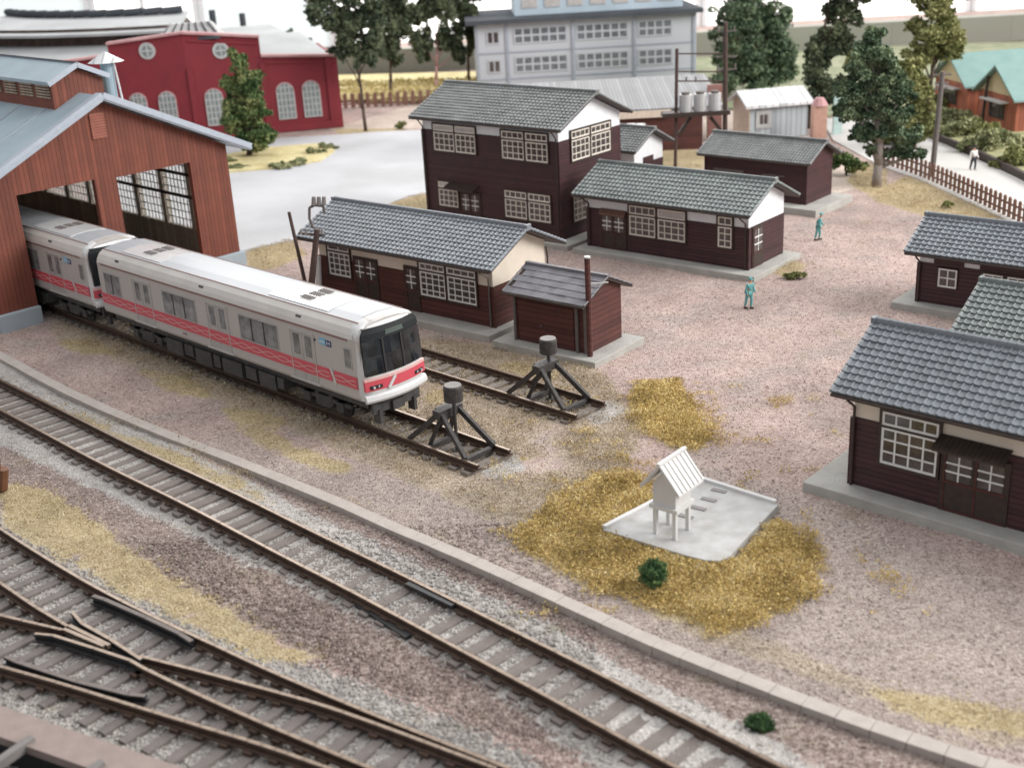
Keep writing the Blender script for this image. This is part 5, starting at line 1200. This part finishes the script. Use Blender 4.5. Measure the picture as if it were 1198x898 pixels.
tree('broad_tree', 'massive dark green tree right of the factory behind the white roofed shed', (882, 112), [(878, 12, 34, 24), (905, 35, 22, 26), (860, 40, 28, 22), (885, 60, 38, 26), (870, 88, 34, 20), (905, 85, 28, 24), (850, 15, 20, 14), (850, 66, 16, 14), (890, -15, 34, 20)], 'leaf_dark', n=32000, size=.2, tr=.5)
tree('slender_tree', 'narrow dark tree leaning right between the prefab shed and the leafiest tree', (944, 150), [(958, 55, 18, 22), (950, 80, 18, 20), (978, 45, 20, 20), (985, 20, 22, 20), (995, 0, 20, 16), (965, 100, 22, 20), (950, 115, 14, 14), (975, -15, 20, 14)], 'leaf_blackish', n=17000, size=.18, tr=.3)
tree('leafy_tree', 'tall blue green tree with a pale grey trunk inside the picket fence', (1025, 219), [(1024, 44, 13, 12), (1018, 64, 22, 14), (1040, 74, 18, 14), (1008, 84, 20, 13), (1034, 98, 26, 16), (1000, 106, 22, 14), (1058, 108, 16, 12), (1026, 124, 26, 15), (1052, 136, 22, 14), (994, 130, 18, 12), (1030, 152, 28, 13), (1062, 160, 20, 12), (1008, 158, 15, 9), (1050, 178, 20, 10), (1074, 180, 10, 7), (1020, 176, 12, 7)], 'leaf_dark', bark='bark_grey', n=36000, size=.15, tr=.36, split=11, fat=1.05)
tree('olive_tree', 'olive green tree standing behind the grey utility pole', (1083, 150), [(1098, 10, 20, 14), (1090, 40, 28, 20), (1105, 60, 22, 18), (1078, 62, 20, 16), (1110, 40, 18, 14), (1085, -10, 26, 14), (1125, -8, 14, 9)], 'leaf_olive', n=17000, size=.18, tr=.25)
tree('olive_bush', 'pale olive bushy tree half hidden behind the leafiest tree', (1070, 176), [(1062, 85, 18, 16), (1068, 108, 20, 18), (1076, 130, 18, 18), (1080, 155, 16, 14), (1000, 70, 14, 12)], 'leaf_olive', n=8000, size=.22, tr=.2)
tree('shrub', 'low dark shrub at the end of the storehouse roof', (990, 205), [(985, 186, 18, 12), (1000, 192, 14, 9), (972, 180, 10, 8)], 'leaf_mid', n=3500, size=.16, tr=.1, cat='shrub')
tree('small_conifer', 'left one of two small far conifers behind the roundhouse roof', (338, 90), [(338, 45, 5, 10), (338, 55, 7, 8)], 'leaf_blackish', n=700, size=.3, tr=.15, group='small far conifers')
tree('small_conifer', 'right one of two small far conifers behind the roundhouse roof', (358, 92), [(358, 50, 5, 9), (358, 60, 7, 8)], 'leaf_blackish', n=700, size=.3, tr=.15, group='small far conifers')
hz = [((1050, 168), 'beside the leafiest tree'), ((1092, 130), 'behind the utility pole'), ((1108, 146), 'right of the utility pole'), ((1118, 162), 'below the farther green roofed house'), ((1140, 160), 'at the foot of the black pole'), ((1150, 178), 'behind the walking person'), ((1172, 172), 'in front of the nearer green roofed house'), ((1185, 196), 'near the road bend at the right edge'), ((1200, 190), 'cut by the right edge')]
for (p, wh) in hz:
    x, y = p; tree('hedge_bush', 'pale sage green bush ' + wh, (x, y), [(x, y - 11, 20, 13), (x + 13, y - 8, 15, 10), (x - 13, y - 7, 14, 9)], 'hedge' if (x * 7) % 3 else 'leaf_olive', n=5200, size=.16, tr=.08, cat='bush', group='bushes along the far side of the road')
tree('small_bush', 'small dark green bush in the ochre grass below the shrine slab', (765, 687), [(765, 670, 17, 19)], 'leaf_bush', n=5000, size=.04, tr=.04, cat='bush', split=0, fat=.9, limbs=False)
tree('small_bush', 'small dark green bush beside the far rail near the bottom edge', (890, 858), [(889, 846, 17, 13)], 'leaf_bush', n=5000, size=.035, tr=.03, cat='bush', split=0, fat=.9, limbs=False)
tree('small_bush', 'small olive bush off the corner of the long house', (932, 326), [(932, 321, 11, 5), (925, 322, 8, 4)], 'leaf_olive', n=1500, size=.08, tr=.04, cat='bush')
tree('small_bush', 'small brown green bush between the fence and the upper right house', (1108, 243), [(1108, 238, 7, 5)], 'leaf_olive', n=900, size=.1, tr=.04, cat='bush')
tree('small_bush', 'small dark bush on the bare ground in front of the brown far fence', (468, 151), [(468, 147, 7, 4)], 'leaf_olive', n=600, size=.14, tr=.05, cat='bush')
for k, (x, y) in enumerate(((262, 193), (278, 199), (325, 198), (345, 194), (368, 182), (380, 176))):
    tree('verge_bush', ['leftmost', 'second', 'third', 'fourth', 'fifth', 'rightmost'][k] + ' of the low pale bushes edging the grass island', (x, y), [(x, y - 4, 10, 5), (x + 8, y - 3, 7, 4)], 'hedge', n=900, size=.17, tr=.05, cat='bush', group='low bushes edging the grass island')
# yellow field
fq = [g(*p) for p in ((398, 118), (560, 114), (600, 100), (600, 88), (560, 88), (396, 92))]
m = MB().prism([(p.x, p.y) for p in fq], 0, .45); o = m.build('field', M['straw_pale']); tag(o, kind='structure')
fb = []
for i in range(60):
    px = random.uniform(400, 560); py = random.uniform(94, 114); q = g(px, py, .5); fb.append((q.x, q.y, .45, 2.2, 2, .28))
tag(leaves(fb, 7000, .35, 'field_grass', M['straw_pale']), 'pale yellow crop standing in the far field', 'crop', kind='stuff')
vq = [g(*p) for p in ((1060, 150), (1110, 168), (1198, 207), (1330, 280), (1330, 200), (1198, 150), (1100, 118), (1040, 120))]
m = MB().prism([(p.x, p.y) for p in vq], 0, .25); tag(m.build('verge', mat('pale_green_verge', (.36, .34, .19), (.24, .25, .12), rough=.9, scale=1.5, weather=.5)), kind='structure')
vq = [g(*p) for p in ((820, 125), (960, 138), (1040, 128), (1330, 120), (1330, 46), (1000, 56), (820, 68), (600, 80), (600, 100))]
m = MB().prism([(p.x, p.y) for p in vq], -.2, .14); tag(m.build('verge', mat('olive_rough_ground', (.30, .30, .20), (.20, .22, .13), rough=.95, scale=.6, weather=.8)), kind='structure')
# ================================================================ PEOPLE
def person(label, px, py, h, lean, dark=False, yaw=0.0, stride=.18):
    p = g(px, py); R = thing('person', label, 'person', (p.x, p.y, .02), yaw)
    sc = h / 1.75
    def skin(name, verts, edges, radii, material, root=0, parent=R):
        me = bpy.data.meshes.new(name); me.from_pydata([Vector(v) * sc for v in verts], edges, []); me.materials.append(material)
        o = bpy.data.objects.new(name, me); COL.objects.link(o); o.parent = parent
        sm = o.modifiers.new('skin', 'SKIN'); sl_ = me.skin_vertices[0].data
        for i, r in enumerate(radii): sl_[i].radius = (r * sc, r * sc)
        for i in range(len(verts)): sl_[i].use_root = (i == root)
        o.modifiers.new('sub', 'SUBSURF').levels = 1; o.modifiers['sub'].render_levels = 2; return o
    s = stride
    V = [(0, 0, .95), (0, 0, 1.2), (0, lean, 1.42), (0, lean, 1.5), (0, lean, 1.58), (0, lean - .01, 1.70),
         (.1, 0, .9), (.11, -s * .5, .5), (.11, -s * .3, .08), (.11, -s * .3 - .15, .04), (-.1, 0, .9), (-.11, s * .5, .5), (-.11, s, .1), (-.11, s - .14, .04),
         (.2, lean, 1.4), (.27, lean + .03, 1.12), (.24, lean - .18, .92), (.24, lean - .24, .86), (-.2, lean, 1.4), (-.27, lean + .06, 1.12), (-.25, lean - .05, .88), (-.25, lean - .08, .81)]
    Ed = [(0, 1), (1, 2), (2, 3), (3, 4), (4, 5), (0, 6), (6, 7), (7, 8), (8, 9), (0, 10), (10, 11), (11, 12), (12, 13), (2, 14), (14, 15), (15, 16), (16, 17), (2, 18), (18, 19), (19, 20), (20, 21)]
    Rr = [.13, .13, .15, .055, .085, .07, .09, .06, .045, .04, .09, .06, .045, .04, .06, .045, .035, .03, .06, .045, .035, .03]
    skin('body', V, Ed, Rr, M['skin'])
    grow = 1.18
    top = 'shirt' if dark else 'teal'; bot = 'trousers' if dark else 'teal'
    idx = [0, 1, 2, 14, 15, 16, 18, 19, 20]; mp = {k: i for i, k in enumerate(idx)}
    skin('jacket', [V[k] for k in idx], [(mp[a], mp[b]) for a, b in Ed if a in mp and b in mp], [Rr[k] * grow + .012 for k in idx], M[top])
    idx = [0, 6, 7, 8, 10, 11, 12]; mp = {k: i for i, k in enumerate(idx)}
    skin('trousers', [V[k] for k in idx], [(mp[a], mp[b]) for a, b in Ed if a in mp and b in mp], [Rr[k] * grow + .012 for k in idx], M[bot])
    m = MB(); cc = Vector((0, lean, 1.68)) * sc
    m.tube(cc, cc + Vector((0, 0, .11 * sc)), .105 * sc, 10, .085 * sc); m.box(cc.x - .07 * sc, cc.x + .07 * sc, cc.y - .2 * sc, cc.y - .05 * sc, cc.z, cc.z + .02 * sc)
    m.build('cap' if not dark else 'hair', M['trousers'] if dark else M['teal'], R)
    for sx_ in (.11, -.11):
        y = (-s * .3 if sx_ > 0 else s); m = MB(); m.box((sx_ - .05) * sc, (sx_ + .05) * sc, (y - .2) * sc, (y + .07) * sc, -.0, .09 * sc); m.build('shoe', M['black'], R, bevel=.02)
    return R
person('worker in teal overalls and cap standing on gravel in front of the long house', 876, 361, 1.6, -.08, yaw=.6)
person('worker in teal overalls and cap beside the storehouse slab', 957, 281, 1.62, -.12, yaw=1.2)
person('person in white top and dark trousers walking on the light grey road', 1138, 200, 1.75, 0, dark=True, yaw=.3)
# ================================================================ NEAR GIRDER
ga, gb = g(-60, 822, 1.0), g(210, 915, 1.0); GR = thing('bridge_girder', 'dusty pink brown girder with grey braces in the bottom left corner', 'girder')
m = MB(); m.bar(ga - Vector((0, 0, .12)), gb - Vector((0, 0, .12)), .95, .24); m.build('deck_beam', M['girder'], GR)
m = MB(); dn = (gb - ga).normalized(); nn = Vector((dn.y, -dn.x, 0))
m.bar(ga + nn * 2.6 - Vector((0, 0, .7)), gb + nn * 2.6 - Vector((0, 0, .7)), .3, .3); m.bar(ga + nn * .3 - Vector((0, 0, .6)), gb + nn * .3 - Vector((0, 0, .6)), .12, .8); m.build('web_plate', M['black'], GR)
for t in (.12, .42, .72): q = ga + (gb - ga) * t; m = MB(); m.bar(q + nn * .2 + Vector((0, 0, -.02)), q + nn * 2.6 - dn * .5 - Vector((0, 0, .3)), .22, .25); m.build('brace', M['girder_grey'], GR)
m = MB(); m.add([tuple(ga + nn * .5 - Vector((0, 0, .93))), tuple(gb + nn * .5 - Vector((0, 0, .93))), tuple(gb + nn * 6 - Vector((0, 0, .93))), tuple(ga + nn * 6 - Vector((0, 0, .93)))], [(0, 1, 2, 3)]); m.build('pit_shade_sheet', M['black'], GR)  # flat black sheet just above ground, its colour painting the shaded interior
# ================================================================ EDGE BOARD AND ROOM WINDOWS
bb = MB(); 
for i in range(40): x = -130 + i * 7.5; bb.box(x, x + 7.48, 160, 161, -.2, 2.9 + .0)
bb.build('backboard', M['board']); tag(bpy.data.objects['backboard'], 'long low olive grey board closing off the far edge of the layout', 'board')
MB().box(-140, 175, 175, 178, -3, 1.2).build('window_sill', M['sill']); tag(bpy.data.objects['window_sill'], 'pale grey green sill running below the bright room windows', 'sill')
def room_window(x0, x1, mt, label, bars=()):
    R = thing('room_window', label, 'window', (x0, 200, -12), 0, 'room windows behind the layout')
    MB().box(0, x1 - x0, 0, .4, 0, 60).build('pane', M[mt], R)
    m = MB()
    for b in (0, x1 - x0) + tuple(bars): m.box(b - .35, b + .35, -.5, -.02, 0, 60)
    m.build('frame', M['white_plaster'], R)
room_window(-120, -62, 'dull_pane', 'dull greenish window pane at the far left')
room_window(-61, -45.5, 'daylight_pane', 'bright overexposed window above the roundhouse', (7.5,))
room_window(-44.5, -25, 'dull_pane', 'misty grey window pane right above the roundhouse roof')
room_window(-24, 32, 'daylight_pane', 'bright overexposed window behind the drooping trees and factory', (18, 37))
room_window(33, 74, 'daylight_pane', 'bright overexposed window behind the big dark tree')
room_window(75, 150, 'daylight_pane', 'bright overexposed window above the green roofs', (22,))
